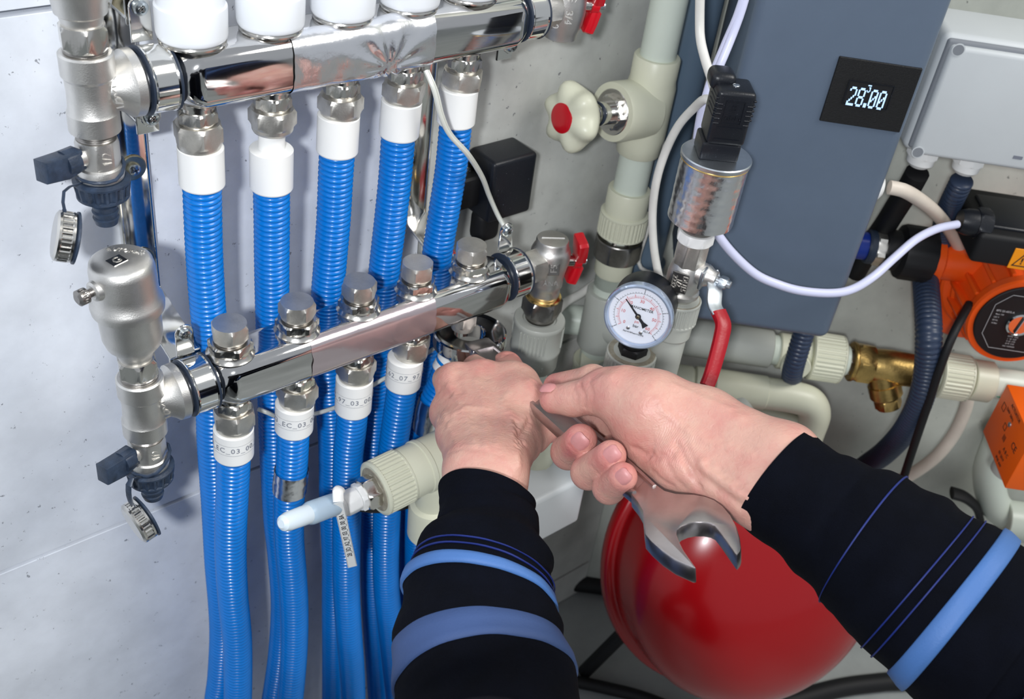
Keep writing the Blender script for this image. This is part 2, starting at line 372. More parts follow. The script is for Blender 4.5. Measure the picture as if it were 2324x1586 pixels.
up_spec = [((452, 275), (452, 336)), ((618, 243), (618, 295)), ((772, 214), (772, 264)), ((914, 184), (914, 232)), ((1050, 157), (1050, 202))]
lo_spec = [((530, 925), (530, 972)), ((670, 872), (670, 916)), ((806, 818), (806, 858)), ((922, 768), (922, 810)), ((1062, 700), (1062, 738))]
for k in range(5):
    (a, b) = up_spec[k]; outlet(man_u, XU[k], YU, ZU - 0.0185, zat(*a, YU), zat(*b, YU), rot=0.3 + 0.17 * k)
for k in range(5):
    (a, b) = lo_spec[k]; outlet(man_l, XL[k], YL, ZLm - 0.018, zat(*a, YL), zat(*b, YL), rot=0.2 + 0.25 * k, af=0.0265 if k < 4 else 0.0200, r_neck=0.0105 if k < 4 else 0.0085)

def blue_hose(pxs, ys, label, sleeve, spigot=None, mark=None, tape=None, r=0.0122, sleeve_y=None, collar=None):
    n = len(pxs); pts = [P(px, py, ys[0] + (ys[1] - ys[0]) * i / (n - 1)) for i, (px, py) in enumerate(pxs)]
    e_ = pts[-1]; pts += [Vector((e_.x + (e_.x - pts[-2].x) * .3, e_.y, e_.z * 0.5)), Vector((e_.x + (e_.x - pts[-2].x) * .3, e_.y, 0.004))]
    t = thing('corrugated_hose', pts[0], label, 'hose', 'blue corrugated floor heating hoses')
    obj('jacket', MB().hose(pts, r, 0.0040), M['hose'], t, sharp=70)
    if sleeve:
        (x0, y0), (x1, y1) = sleeve; yy = sleeve_y if sleeve_y is not None else ys[0]
        a, b = P(x0, y0, yy), P(x1, y1, yy); b2 = b
        L = (b2 - a).length; R = 0.0141; F = frame(a, b2 - a, X_)
        obj('sleeve', MB().lathe(F, [(R - 0.0025, 0), (R - 0.0006, 0.0003), (R, 0.001), (R, L - 0.001), (R - 0.0005, L), (R - 0.0025, L - 0.0002)], 48), M['white'], t)
        if mark:
            # printed strip wrapped on the side facing the room
            c = a.lerp(b2, mark[1]); d = (CAM - c); zdir = -(b2 - a).normalized(); d = (d - zdir * d.dot(zdir)).normalized()
            xdir = zdir.cross(d).normalized() * -1
            Mx = Matrix((xdir * -1, zdir, d)).transposed().to_4x4(); Mx.translation = c
            band = MB(); nb = 20; rr = R + 0.00022; rings = []
            for zz in (-0.0045, 0.0045):
                rings.append([Vector((rr * math.sin(-1.15 + 2.3 * i / nb), zz, rr * math.cos(-1.15 + 2.3 * i / nb))) for i in range(nb + 1)])
            band.rings(rings, close=False, cap0=False, cap1=False, M=Mx)
            lb = obj('printed_label', band, M['white'], t)
            edge = MB()
            for zz in (-0.0043, 0.0043):
                edge.rings([[Vector(((rr + 0.0001) * math.sin(-1.1 + 2.2 * i / nb), zz + dz, (rr + 0.0001) * math.cos(-1.1 + 2.2 * i / nb))) for i in range(nb + 1)] for dz in (-0.0001, 0.0001)], close=False, cap0=False, cap1=False, M=Mx)
            obj('print_border', edge, M['inkg'], lb)
            obj('lettering', text_mb(mark[0], 0.0062, Mx, 0.00005, bend=rr + 0.0002, spacing=1.15), M['inkg'], lb)
    if tape:
        on = [q for q in catmull(pts, 400) if tape[0][1] < IH / 2 + FOC * (q - CAM).dot(cam_down) / (q - CAM).dot(cam_fwd) < tape[1][1]]
        wr_ = MB().tube([on[0], on[len(on) // 3], on[2 * len(on) // 3], on[-1]], r + 0.0010, 40, n=16, cap=False); cc0 = sum(on, Vector()) / len(on)
        wr_.v = [v + (v - cc0).normalized() * (0.0004 * noise.noise(v * 260)) for v in wr_.v]
        obj('foil_band', wr_, M['foil'], t, label='crinkled silver tape')
    return t
HY = (YU, -0.040); LY = (YL, -0.078)
ord5 = ['leftmost', 'second', 'third', 'fourth', 'fifth']
blue_hose([(458, 400), (461, 500), (465, 600), (472, 700), (481, 800), (483, 900), (484, 1000), (492, 1137), (498, 1273), (505, 1369), (507, 1443), (501, 1536), (494, 1586), (480, 1700)], HY,
          'blue corrugated hose hanging from the leftmost outlet of the upper manifold', ((455, 330), (459, 418)))
t = blue_hose([(616, 405), (617, 500), (617, 600), (618, 700), (620, 850), (623, 1000), (630, 1166), (639, 1258), (645, 1369), (638, 1480), (622, 1586), (600, 1700)], HY,
          'blue corrugated hose whose white sleeve slipped down below a bare white neck', ((616, 335), (616, 425)))
a, b = P(617, 285, YU), P(616, 350, YU); obj('bare_pipe', MB().cyl(frame(a, b - a), 0.0085, (b - a).length), M['white'], t)
blue_hose([(766, 330), (762, 400), (757, 500), (749, 600), (742, 700), (746, 850), (755, 1000), (756, 1148), (760, 1259), (759, 1369), (757, 1586), (752, 1700)], HY,
          'blue corrugated hose hanging from the third outlet of the upper manifold', ((769, 258), (765, 343)))
blue_hose([(905, 295), (897, 400), (886, 500), (874, 600), (864, 700), (858, 850), (850, 1000), (846, 1185), (848, 1369), (860, 1586), (862, 1700)], HY,
          'blue corrugated hose hanging from the fourth outlet of the upper manifold', ((912, 226), (905, 306)))
blue_hose([(1036, 265), (1024, 380), (1008, 480), (992, 580), (976, 700), (958, 850), (944, 1000), (935, 1150), (930, 1300), (930, 1500), (932, 1700)], HY,
          'blue corrugated hose crossed by the thin sensor wire, last of the upper row', ((1042, 196), (1034, 277)))
blue_hose([(531, 1020), (528, 1100), (524, 1190), (524, 1270), (529, 1355), (539, 1462), (540, 1586), (536, 1700)], LY,
          'blue corrugated hose under a white sleeve marked EC 03 00, leftmost from the lower manifold', ((530, 968), (531, 1030)), mark=('3A_EC_03_00_00', 0.42))
blue_hose([(666, 970), (662, 1060), (656, 1129), (656, 1222), (664, 1314), (668, 1388), (667, 1480), (659, 1586), (648, 1700)], LY,
          'blue corrugated hose with a band of silver tape below its marked sleeve', ((669, 912), (667, 973)), mark=('_23_EC_03_00_', 0.42), tape=((660, 1062), (657, 1112)))
blue_hose([(801, 925), (796, 980), (790, 1037), (787, 1148), (786, 1314), (790, 1406), (799, 1517), (802, 1586), (806, 1700)], LY,
          'blue corrugated hose from the middle outlet of the lower manifold, marked sleeve 97 03 00', ((805, 855), (801, 928)), mark=('AC_97_03_00_00', 0.45))
blue_hose([(914, 870), (905, 930), (893, 1010), (884, 1090), (878, 1159), (876, 1314), (888, 1443), (902, 1586), (910, 1700)], LY,
          'blue corrugated hose with sleeve marked 62 07 97, beside the left hand', ((921, 808), (914, 872)), mark=('28_62_07_97_03', 0.4))
t = blue_hose([(1024, 815), (1004, 868), (982, 920), (968, 1000), (957, 1080), (950, 1160), (948, 1280), (956, 1400), (985, 1700)], (YL, -0.07),
          'blue corrugated hose partly hidden behind the left fist, below the spanner head', ((1038, 802), (1016, 845)), tape=((986, 905), (972, 975)), sleeve_y=YL)

# foil tape and clear tape on the bars
def bar_wrap(x0, x1, y, z, h, r, a0, a1, off, wr, nx=60, na=40, seed=1.0):
    mb = MB(); rings = []
    def pt(s):                                                           # walk the rounded-square section from the top, front, bottom
        w = 2 * (h - r); arc = PI / 2 * r; segs = [('t', w), ('c1', arc), ('f', w), ('c2', arc), ('b', w)]; tot = sum(q[1] for q in segs); d = s * tot
        for nme, L in segs:
            if d <= L or nme == 'b':
                q = d / L
                if nme == 't': return (y + (h - r) - w * q, z + h, 0, 1)
                if nme == 'c1': a = PI / 2 + PI / 2 * q; return (y - (h - r) + r * math.cos(a), z + (h - r) + r * math.sin(a), math.cos(a), math.sin(a))
                if nme == 'f': return (y - h, z + (h - r) - w * q, -1, 0)
                if nme == 'c2': a = PI + PI / 2 * q; return (y - (h - r) + r * math.cos(a), z - (h - r) + r * math.sin(a), math.cos(a), math.sin(a))
                return (y - (h - r) + w * q, z - h, 0, -1)
            d -= L
    for i in range(nx + 1):
        row = []
        for k in range(na + 1):
            s = a0 + (a1 - a0) * k / na; u = i / nx
            yy, zz, ny, nz = pt(s); yy -= 0.0022 * max(0, 1 - ((zz - z) / h) ** 2) if yy < y else 0
            cx, cs = 0.66, 0.62; dx, ds = (u - cx), (s - cs); rad = math.hypot(dx * 1.6, ds * 1.2); ang = math.atan2(ds, dx)
            w = wr * (0.5 + 0.5 * math.sin(ang * 9 + seed)) * math.exp(-rad * 3.2) * (1 - math.exp(-rad * 14)) * 3
            w += wr * 0.5 * (noise.noise(Vector((u * 9, s * 7, seed))) + 0.5)
            e = 0.0012 * noise.noise(Vector((s * 12, seed, i // nx)))
            row.append(Vector((x0 + (x1 - x0) * u + (e if i in (0, nx) else 0), yy + ny * (off + w), zz + nz * (off + w))))
        rings.append(row)
    return mb.rings(rings, close=False, cap0=False, cap1=False)
fx0, fx1 = P(664, 150, YU - 0.0185).x, P(984, 90, YU - 0.0185).x
obj('foil_tape', bar_wrap(fx0, fx1, YU, ZU, 0.0185, 0.0085, 0.22, 0.93, 0.0004, 0.0011), M['foil'], man_u, label='crumpled silver foil tape', sharp=60)
fx0, fx1 = P(706, 820, YL - 0.018).x, P(986, 720, YL - 0.018).x
obj('clear_tape', bar_wrap(fx0, fx1, YL, ZLm, 0.018, 0.0085, 0.26, 0.80, 0.0002, 0.00012, seed=4.0), M['film'], man_l, label='smooth clear tape with a satin sheen', sharp=60)

# ---------------------------------------------------------------- wall brackets with clamp rings
def ring_clamp(parent, x, y, z, w=0.0160, ri=0.0160, ro=0.0192):
    F = frame((x - w / 2, y, z), X_, Z_)
    for dx in (-0.0016, w - 0.0010): obj('rubber_ring', MB().lathe(frame((x - w / 2 + dx, y, z), X_), [(ri, 0.0004), (ro, 0.0006), (ro + 0.0007, 0.0011), (ro + 0.0007, 0.0016), (ro, 0.0021), (ri, 0.0023)], 48), M['gasket'], parent, label='dark rubber ring')
    obj('clamp_band', MB().lathe(F, [(ri, 0), (ro, 0.0003), (ro + 0.0005, 0.001), (ro, 0.002), (ro, w - 0.002), (ro + 0.0005, w - 0.001), (ro, w - 0.0003), (ri, w)], 64), M['strip'], parent)
def lug(parent, x, y, z, up, w=0.0125, L=0.017):
    """Rounded tab with a cross-head screw, standing on the clamp ring."""
    out = []
    for k in range(13):
        a = PI * k / 12; out.append((w / 2 * math.cos(a), L - w / 2 + w / 2 * math.sin(a)))
    out += [(-w / 2, 0), (w / 2, 0)]
    F = frame((x, y, z), (0, -1, 0), X_)
    if not up: F = frame((x, y, z), (0, -1, 0), -X_)
    obj('clamp_tab', MB().extrude(F, out, 0.0018, 0.0004, 1), M['strip'], parent)
    s = F @ Matrix.Translation((0, L - w / 2, 0.0018))
    sc = obj('screw', MB().lathe(s, [(0.0046, 0), (0.0044, 0.0016), (0.0036, 0.0028), (0.0022, 0.0032), (0.0018, 0.0022)], 28), M['screw'], parent)
    for r_ in (0.7, 0.7 + PI / 2):
        obj('cross_slot', MB().box(s @ Matrix.Translation((0, 0, 0.0031)) @ Matrix.Rotation(r_, 4, 'Z'), 0.0042, 0.0009, 0.0006, 0), M['nickel_d'], sc)
def wall_screw(parent, p, r=0.0045):
    F = frame(p, (0, -1, 0)); w = obj('washer', MB().cyl(F, 0.0088, 0.0014), M['washer'], parent)
    s = obj('screw', MB().lathe(F, [(r, 0.0014), (r, 0.002), (r * 0.85, 0.0042), (r * 0.4, 0.005)], 28), M['screw'], parent)
    for r_ in (0.3, 0.3 + PI / 2): obj('cross_slot', MB().box(F @ Matrix.Translation((0, 0, 0.0048)) @ Matrix.Rotation(r_, 4, 'Z'), 0.0045, 0.001, 0.0006, 0), M['nickel_d'], s)
def bracket(x, ztop, zstep, zlow, label, xr_u, xr_l):
    t = thing('wall_bracket', (x, 0, zlow), label, 'bracket')
    w = 0.0225
    mb = MB().box(Matrix.Translation((x, -0.0035, (ztop + zstep) / 2)), w, 0.0022, ztop - zstep, 0.0005, 2)
    for s in (-1, 1): mb.box(Matrix.Translation((x + s * (w / 2 - 0.0009), -0.0025, (ztop + zstep) / 2)), 0.0018, 0.005, ztop - zstep, 0.0004, 1)
    obj('strip', mb, M['strip'], t)
    # stepped-out shelf and lower flange that carries the lower clamp
    yo = YL + 0.030; sl = MB()
    a = Vector((x, -0.0035, zstep + 0.001)); b = Vector((x + 0.003, yo, zstep - 0.020)); d = b - a
    sl.box(frame((a + b) / 2, d, X_), w, 0.0022, d.length + 0.002, 0.0005, 2); obj('shelf', sl, M['strip'], t)
    obj('flange', MB().box(Matrix.Translation((x + 0.003, yo, (zstep - 0.02 + zlow) / 2)), w, 0.0022, zstep - 0.02 - zlow, 0.0006, 2), M['strip'], t)
    # upper stand-off
    obj('standoff', MB().box(Matrix.Translation((xr_u, (YU + 0.018 - 0.003) / 2, ZU + 0.030)), 0.014, -(YU + 0.018), 0.002, 0.0004, 1), M['strip'], t)
    obj('standoff', MB().box(Matrix.Translation((xr_u, (YU + 0.018 - 0.003) / 2, ZU - 0.034)), 0.014, -(YU + 0.018), 0.002, 0.0004, 1), M['strip'], t)
    for zz in (ZU + 0.034, ZU - 0.034):
        obj('standoff', MB().box(Matrix.Translation((xr_u, YU + 0.017, zz)), 0.014, 0.002, 0.016, 0.0004, 1), M['strip'], t)
    ring_clamp(t, xr_u, YU, ZU); ring_clamp(t, xr_l, YL, ZLm)
    lug(t, xr_u - 0.001, YU + 0.012, ZU + 0.018, True, L=0.026); lug(t, xr_u, YU + 0.012, ZU - 0.018, False)
    lug(t, xr_l - 0.001, YL + 0.012, ZLm + 0.018, True, L=0.024); lug(t, xr_l, YL + 0.012, ZLm - 0.018, False)
    return t
br1 = bracket(0.2330, 0.99, zat(362, 652, -0.004), 0.625, 'polished steel wall bracket behind the left ends of both manifolds', x_ring_u, x_ring_l)
for (px, py) in ((301, 380), (322, 588), (283, -40)): wall_screw(br1, P(px, py, -0.0046))
br2 = bracket(0.4605, 0.99, zat(1062, 455, -0.004), 0.625, 'polished steel wall bracket at the right ends of both manifolds', x_ring_u2, x_ring_l2)
wall_screw(br2, P(1055, 385, -0.0046))

# ---------------------------------------------------------------- left end: drain tees
def cone_branch(parent, x, y, z, xr):
    F = frame((x, y, z), X_); L = xr - 0.012 - x
    obj('branch', MB().lathe(F, [(0.009, 0.004), (0.0115, L * .35), (0.0125, L * .45), (0.0170, L * .72), (0.0190, L * .80), (0.0193, L), (0.0165, L + 0.002)], 48), M['cast'], parent)
    obj('lettering', text_mb('1/2X1', 0.0058, frame((x + L * .42, y - 0.0122, z - 0.001), (0.1, -1, 0.25), (0, 0, 1)), 0.0004, bold=0.0001), M['cast'], parent)
def drain_valve(parent, ax, ay, az, handle_dir, sc=1.0):
    """Half-inch drain cock under the tee; (ax, ay, az) is its top centre."""
    F = frame((ax, ay, az), (0, 0, -1), (1, 0.4, 0))
    obj('thread', MB().lathe(F, [(0.0105, -0.002)] + [(0.0112 - 0.0005 * (i % 2), 0.0006 * i) for i in range(8)] + [(0.0105, 0.005)], 32), M['nickel_d'], parent)
    v = obj('valve_body', MB().hexn(F, 0.0225, 0.0165, n=8, z0=0.0045).lathe(F, [(0.0112, 0.021), (0.0125, 0.022), (0.0135, 0.026), (0.013, 0.029)], 36), M['cast'], parent)
    obj('lettering', text_mb('1/2', 0.0072, frame((ax + 0.001, ay - 0.0114, az - 0.0135), (0.1, -1, 0.1), (0, 0, 1)), 0.0004), M['cast'], v)
    # packing nut and handle
    d = Vector(handle_dir).normalized(); c = Vector((ax, ay, az - 0.013))
    obj('packing_nut', MB().cyl(frame(c + d * 0.010, d), 0.0058, 0.006), M['cast'], parent)
    Fh = frame(c + d * 0.0145, d, (0, 0, 1))
    h = obj('handle', MB().hexn(Fh, 0.0145, 0.008, n=8), M['dblue'], parent, label='slate plastic tap handle')
    out = [(-0.0055, -0.0065), (0.0065, -0.0065), (0.0075, 0.004), (0.0095, 0.018), (-0.003, 0.020), (-0.0065, 0.006)]
    obj('lever', MB().extrude(frame(c + d * 0.0205 - Vector((0, 0, 0.001)), (0.35, -1, 0.10), (-0.10, 0.05, 1)) @ Matrix.Translation((0, -0.002, -0.0055)), [(p[0], p[1]) for p in out], 0.011, 0.0012, 2), M['dblue'], h)
    # knurled swivel nut and hose tail
    Fn = frame((ax, ay, az - 0.0295), (0, 0, -1), X_)
    obj('swivel_nut', MB().ribbed(Fn, 0.0162, 0.0135, 18, 0.0014, taper=0.93), M['dblue'], parent, label='slate knurled swivel nut')
    prof = [(0.0092, 0.011)]
    for i in range(4): prof += [(0.0079 - i * 0.0001, 0.0135 + i * 0.0045), (0.0068 - i * 0.0001, 0.0175 + i * 0.0045)]
    obj('hose_tail', MB().lathe(Fn, prof + [(0.0055, 0.031), (0.004, 0.030)], 32), M['dblue'], parent, label='slate barbed hose tail')
    return Vector((ax, ay, az - 0.0295))
def dust_cap(parent, c, axis, r=0.0125, h=0.010):
    F = frame(c, axis)
    obj('cap', MB().ribbed(F, r, h, 30, 0.0006), M['nickel_m'], parent, label='knurled nickel dust cap')
    obj('cap_gasket', MB().lathe(F, [(r * 0.9, h - 0.0005), (r * 1.04, h), (r * 1.04, h + 0.0012), (r * 0.8, h + 0.002)], 36), M['dblue'], parent)
def tee(parent, x, y, z, xr):
    F = frame((x, y, z), Z_)
    obj('tee_body', MB().lathe(F, [(0.0125, -0.0245), (0.0142, -0.0235), (0.0142, -0.0125), (0.0132, -0.0105), (0.0128, 0), (0.0132, 0.0075), (0.0146, 0.0095), (0.0146, 0.0215), (0.0135, 0.0225)], 48), M['cast'], parent)
    cone_branch(parent, x, y, z, xr)
# upper
pu = P(207, 222, YU)
tu = thing('drain_tee', (pu.x, YU, ZU - 0.04), 'nickel tee with drain tap at the left end of the upper manifold', 'fitting')
tee(tu, pu.x, YU, ZU, x_ring_u)
F = frame((pu.x, YU, ZU + 0.0225), Z_, (1, 0.3, 0))
obj('thread', MB().cyl(F, 0.0118, 0.003), M['nickel_d'], tu)
obj('hexagon', MB().hexn(F, 0.0235, 0.0135, z0=0.002, n=6), M['nickel_m'], tu)
obj('neck_ring', MB().lathe(F, [(0.0105, 0.0155), (0.0112, 0.018), (0.0118, 0.0205), (0.0137, 0.022), (0.0146, 0.030), (0.0172, 0.036), (0.0190, 0.045), (0.0192, 0.070)], 48), M['cast'], tu)
base = drain_valve(tu, pu.x, YU, ZU - 0.0245, (-1, -0.25, -0.02))
cc = P(122, 533, -0.072); dust_cap(tu, cc, cam_right * 0.95 + cam_down * 0.12 + cam_fwd * 0.55, 0.0145, 0.0110)
obj('strap', MB().tube([base + Vector((-0.013, -0.004, 0.001)), P(148, 430, -0.068), P(143, 462, -0.07), P(150, 490, -0.071), cc + Vector((0.009, 0.004, 0.012))], lambda s: 0.0012, 8, flat=0.5), M['dblue'], tu)
obj('strap_ring', MB().tube([base + Vector((0.0135 * math.cos(a), 0.0135 * math.sin(a), 0.003 + 0.006 * max(0, math.cos(a - 0.3)))) for a in [2 * PI * i / 16 for i in range(17)]], 0.0011, 8), M['dblue'], tu)
# lower
pl = P(322, 905, YL)
tl = thing('drain_tee', (pl.x, YL, ZLm - 0.04), 'nickel tee with drain tap below the round air vent on the lower manifold', 'fitting')
tee(tl, pl.x, YL, ZLm, x_ring_l)
base = drain_valve(tl, pl.x, YL, ZLm - 0.0245, (-1, -0.35, 0.05))
ca, cb = P(300, 1192, -0.106), P(330, 1172, -0.098); dust_cap(tl, ca, cam_right * 0.80 - cam_down * 0.56 + cam_fwd * 0.52, 0.0150, 0.0105)
obj('strap', MB().tube([base + Vector((-0.011, -0.010, 0.001)), P(295, 1090, -0.108), P(292, 1122, -0.107), P(300, 1145, -0.104), P(318, 1160, -0.100), P(345, 1205, -0.096)], lambda s: 0.0022, 8, flat=0.35), M['dblue'], tl)
obj('strap_ring', MB().tube([base + Vector((0.0140 * math.cos(a), 0.0140 * math.sin(a), 0.002 + 0.009 * max(0, math.cos(a + 0.2)))) for a in [2 * PI * i / 16 for i in range(17)]], 0.0012, 8), M['dblue'], tl)
# automatic air vent
av = thing('air_vent', (pl.x, YL, ZLm + 0.0225), 'round nickel air vent standing on the lower left tee', 'air vent')
F = frame((pl.x, YL, ZLm + 0.0225), Vector((-0.035, 0, 1)), (1, 0.25, 0))
obj('thread', MB().cyl(F, 0.0118, 0.003), M['nickel_d'], av)
obj('hexagon', MB().hexn(F, 0.0225, 0.0135, z0=0.0022), M['nickel_m'], av)
obj('float_chamber', MB().lathe(F, [(0.0098, 0.0155), (0.0108, 0.019), (0.0112, 0.021), (0.0165, 0.028), (0.0182, 0.034), (0.0186, 0.052), (0.0194, 0.0535), (0.0214, 0.0545), (0.0218, 0.058), (0.0212, 0.0615), (0.0197, 0.0635), (0.0192, 0.070), (0.0190, 0.083), (0.0180, 0.0875), (0.0155, 0.0895), (0.008, 0.0902)], 64), M['cast'], av, sharp=55)
obj('emblem', MB().box(F @ Matrix.Translation((-0.003, -0.001, 0.0903)), 0.0095, 0.0085, 0.0006, 0.0002, 1), M['nickel_m'], av)
obj('lettering', text_mb('G', 0.0075, F @ Matrix.Translation((-0.003, -0.001, 0.0907)), 0.0002).add(*(lambda t: (t.v, t.f))(text_mb('AUTOMAT', 0.0046, F @ Matrix.Translation((0.007, 0.004, 0.0903)) @ Matrix.Rotation(-1.0, 4, 'Z'), 0.0003))), M['cast'], av)
sd = F.to_3x3() @ Vector((-1, 0, 0)); sd = Vector((-0.97, -0.25, 0)); sp = F @ Vector((0, 0, 0.076))
obj('side_boss', MB().lathe(frame(sp + sd * 0.015, sd), [(0.0075, 0), (0.0065, 0.004), (0.006, 0.006), (0.0045, 0.007)], 28), M['cast'], av)
obj('bleed_screw', MB().lathe(frame(sp + sd * 0.0215, sd), [(0.0026, 0), (0.0026, 0.003)], 20).ribbed(frame(sp + sd * 0.0243, sd), 0.0048, 0.0075, 18, 0.0004), M['nickel_d'], av)

# ---------------------------------------------------------------- right ends: ball valves with red butterfly handles
def ball_valve_body(mb_mat, parent, c, marks, hd, gold=False):
    pass
def butterfly(parent, c, d, up):
    Fh = frame(c, d, up)
    h = obj('handle', MB().cyl(Fh, 0.0068, 0.006), M['red'], parent, label='red butterfly handle')
    for s, L in ((1, 0.024), (-1, 0.019)):
        out = [(s * 0.001, -0.0060), (s * 0.010, -0.0085), (s * (L - 0.002), -0.0095), (s * L, -0.007), (s * L, 0.007), (s * (L - 0.002), 0.0095), (s * 0.010, 0.0085), (s * 0.001, 0.0060)]
        obj('wing', MB().extrude(Fh @ Matrix.Rotation(s * 0.22, 4, 'Y') @ Matrix.Translation((0, 0, 0.001)), out if s > 0 else out[::-1], 0.0085, 0.0016, 2), M['red'], h)
    obj('handle_screw', MB().cyl(Fh @ Matrix.Translation((0, 0, 0.006)), 0.0028, 0.006), M['zinc'], h)
# upper right valve: straight body seen at the top edge
qv = P(1262, 30, YU); vx = x_ring_u2
bv = thing('ball_valve', (qv.x, YU, ZU), 'nickel ball valve marked PN40 with red handle, right end of the upper manifold', 'valve')
F = frame((vx + 0.009, YU, ZU), X_, (0, 0.3, 1))
obj('hexagon', MB().cyl(F, 0.0150, 0.004).hexn(F, 0.0262, 0.014, z0=0.003), M['nickel'], bv)
vc = Vector((vx + 0.038, YU, ZU - 0.004))
F = frame(vc, Z_)
obj('valve_body', MB().lathe(F, [(0.0105, -0.0205), (0.0122, -0.0195), (0.0125, -0.0165), (0.0132, -0.014), (0.0150, -0.008), (0.0160, 0.001), (0.0156, 0.010), (0.0145, 0.018), (0.0145, 0.030)], 48).lathe(frame(vc + Vector((-0.02, 0, 0.004)), X_), [(0.0125, 0), (0.0115, 0.012), (0.0125, 0.02)], 36), M['cast'], bv, sharp=50)
vd = (CAM - vc); vd.z *= 0.3; vd.normalize(); side = Z_.cross(vd)
for k, (tx, o) in enumerate((('PN40', -0.0048), ('3/4', 0.0040))):
    obj('lettering', text_mb(tx, 0.0078, frame(vc + vd * 0.0158 + side * o * 1.0 + Vector((0, 0, -0.001)), vd + side * (o * 30), (0, 0, -1)), 0.0004), M['cast'], bv)
obj('lettering', text_mb('CW617', 0.0055, frame(vc + vd * 0.0158 + Vector((0, 0, 0.0125)), vd, side), 0.0004), M['cast'], bv)
hd = Vector((0.92, -0.36, -0.08)).normalized()
obj('stem', MB().cyl(frame(vc + hd * 0.012 + Vector((0, 0, 0.006)), hd), 0.0052, 0.010), M['nickel_m'], bv)
butterfly(bv, vc + hd * 0.020 + Vector((0, 0, 0.006)), hd, (0.45, -0.35, 1))
# lower right angle valve
qv = P(1247, 590, YL); vx = x_ring_l2
av2 = thing('angle_valve', (qv.x, YL, ZLm - 0.03), 'nickel angle valve with red handle at the right end of the lower manifold', 'valve')
F = frame((vx + 0.009, YL, ZLm), X_, (0, 0.2, 1))
obj('hexagon', MB().cyl(F, 0.0155, 0.005).hexn(F, 0.0262, 0.016, z0=0.004), M['nickel'], av2)
vc = Vector((qv.x, YL, ZLm))
obj('valve_body', MB().lathe(frame(vc, Z_), [(0.0115, -0.034), (0.0125, -0.033), (0.0130, -0.030), (0.0126, -0.024), (0.0140, -0.022), (0.0140, -0.019), (0.0135, -0.015), (0.0150, -0.006), (0.0165, 0.002), (0.0165, 0.010), (0.0150, 0.014), (0.0136, 0.0155), (0.0136, 0.0200), (0.0128, 0.0215), (0.009, 0.0222)], 48)
    .lathe(frame(Vector((vx + 0.026, YL, ZLm)), X_), [(0.0120, 0), (0.0125, vc.x - vx - 0.030), (0.0125, vc.x - vx - 0.026)], 36), M['cast'], av2, sharp=50)
obj('top_rib', MB().box(frame(vc + Vector((0, 0, 0.0222)), Z_, (1, -0.6, 0)), 0.020, 0.0022, 0.0016, 0.0006, 1), M['cast'], av2)
vd = (CAM - vc); vd.z *= 0.25; vd = (vd + Vector((0.25, 0, 0))).normalized(); side = Z_.cross(vd)
pl_ = frame(vc + vd * 0.0165 + Vector((0, 0, 0.000)), vd, side)
obj('emblem', MB().box(pl_, 0.0095, 0.0125, 0.0012, 0.0004, 1), M['nickel_d'], av2)
obj('lettering', text_mb('F5', 0.0078, frame(vc + vd * 0.0173, vd, (0, 0, 1)), 0.0003), M['cast'], av2)
obj('lettering', text_mb('ANA', 0.0062, frame(vc + vd * 0.0142 + Vector((0, 0, -0.0160)), vd, side), 0.0005), M['cast'], av2)
hd = Vector((0.92, -0.36, -0.08)).normalized()
obj('stem', MB().cyl(frame(vc + hd * 0.012, hd), 0.0052, 0.010), M['nickel_m'], av2)
butterfly(av2, vc + hd * 0.0215, hd, (0.30, -0.30, 1))
FD = frame(vc + Vector((0, 0, -0.034)), (0, 0, -1), (1, 0.4, 0))
obj('gold_ring', MB().lathe(FD, [(0.012, -0.001), (0.0150, 0), (0.0155, 0.0012), (0.0150, 0.0024)], 40), M['gold'], av2, label='thin gold coloured ring')
obj('union_nut', MB().hexn(FD, 0.0300, 0.016, z0=0.002, n=6).lathe(FD, [(0.0135, 0.018), (0.0138, 0.020), (0.0128, 0.024)], 40), M['nickel_d'], av2, label='dark steel union nut')
zc_ = vc.z - 0.058
pr = thing('threaded_coupling', (vc.x, YL, zc_ - 0.07), 'grey ribbed plastic coupling under the lower angle valve', 'pipe fitting')
FC = frame((vc.x, YL, zc_), (0, 0, -1), X_)
def ribs_partial(F, r, z0, z1, n=10, span=PI / 3, every=2 * PI / 3, depth=0.0012, w=0.0022):
    mb = MB(); nper = 8
    for q in range(3):
        for i in range(nper):
            a = q * every + span * i / (nper - 1); mb.box(F @ Matrix.Rotation(a, 4, 'Z') @ Matrix.Translation((r, 0, (z0 + z1) / 2)), depth * 2, w * .5, z1 - z0, 0.0004, 1)
    return mb
obj('coupling_body', MB().lathe(FC, [(0.0140, 0.0015), (0.0150, 0), (0.0215, 0.0), (0.0222, 0.001), (0.0222, 0.004), (0.0214, 0.006), (0.0214, 0.027), (0.0222, 0.0285), (0.0222, 0.0315), (0.0212, 0.033), (0.0212, 0.048), (0.0200, 0.050), (0.016, 0.0505)], 56), M['pprg'], pr, sharp=50)
obj('ribs', ribs_partial(FC @ Matrix.Rotation(-2.2, 4, 'Z'), 0.0214, 0.006, 0.026), M['pprg'], pr)
obj('pipe', MB().cyl(FC, 0.0150, 0.14, z0=0.049), M['pipe'], pr)
obj('moulded_mark', text_mb('5', 0.0055, frame(Vector((vc.x - 0.0, YL, zc_ - 0.041)) + Vector((-0.35, -0.94, 0)) * 0.0214, (-0.35, -0.94, 0.0), (0.94, -0.35, 0)), 0.0003), M['pprg'], pr)

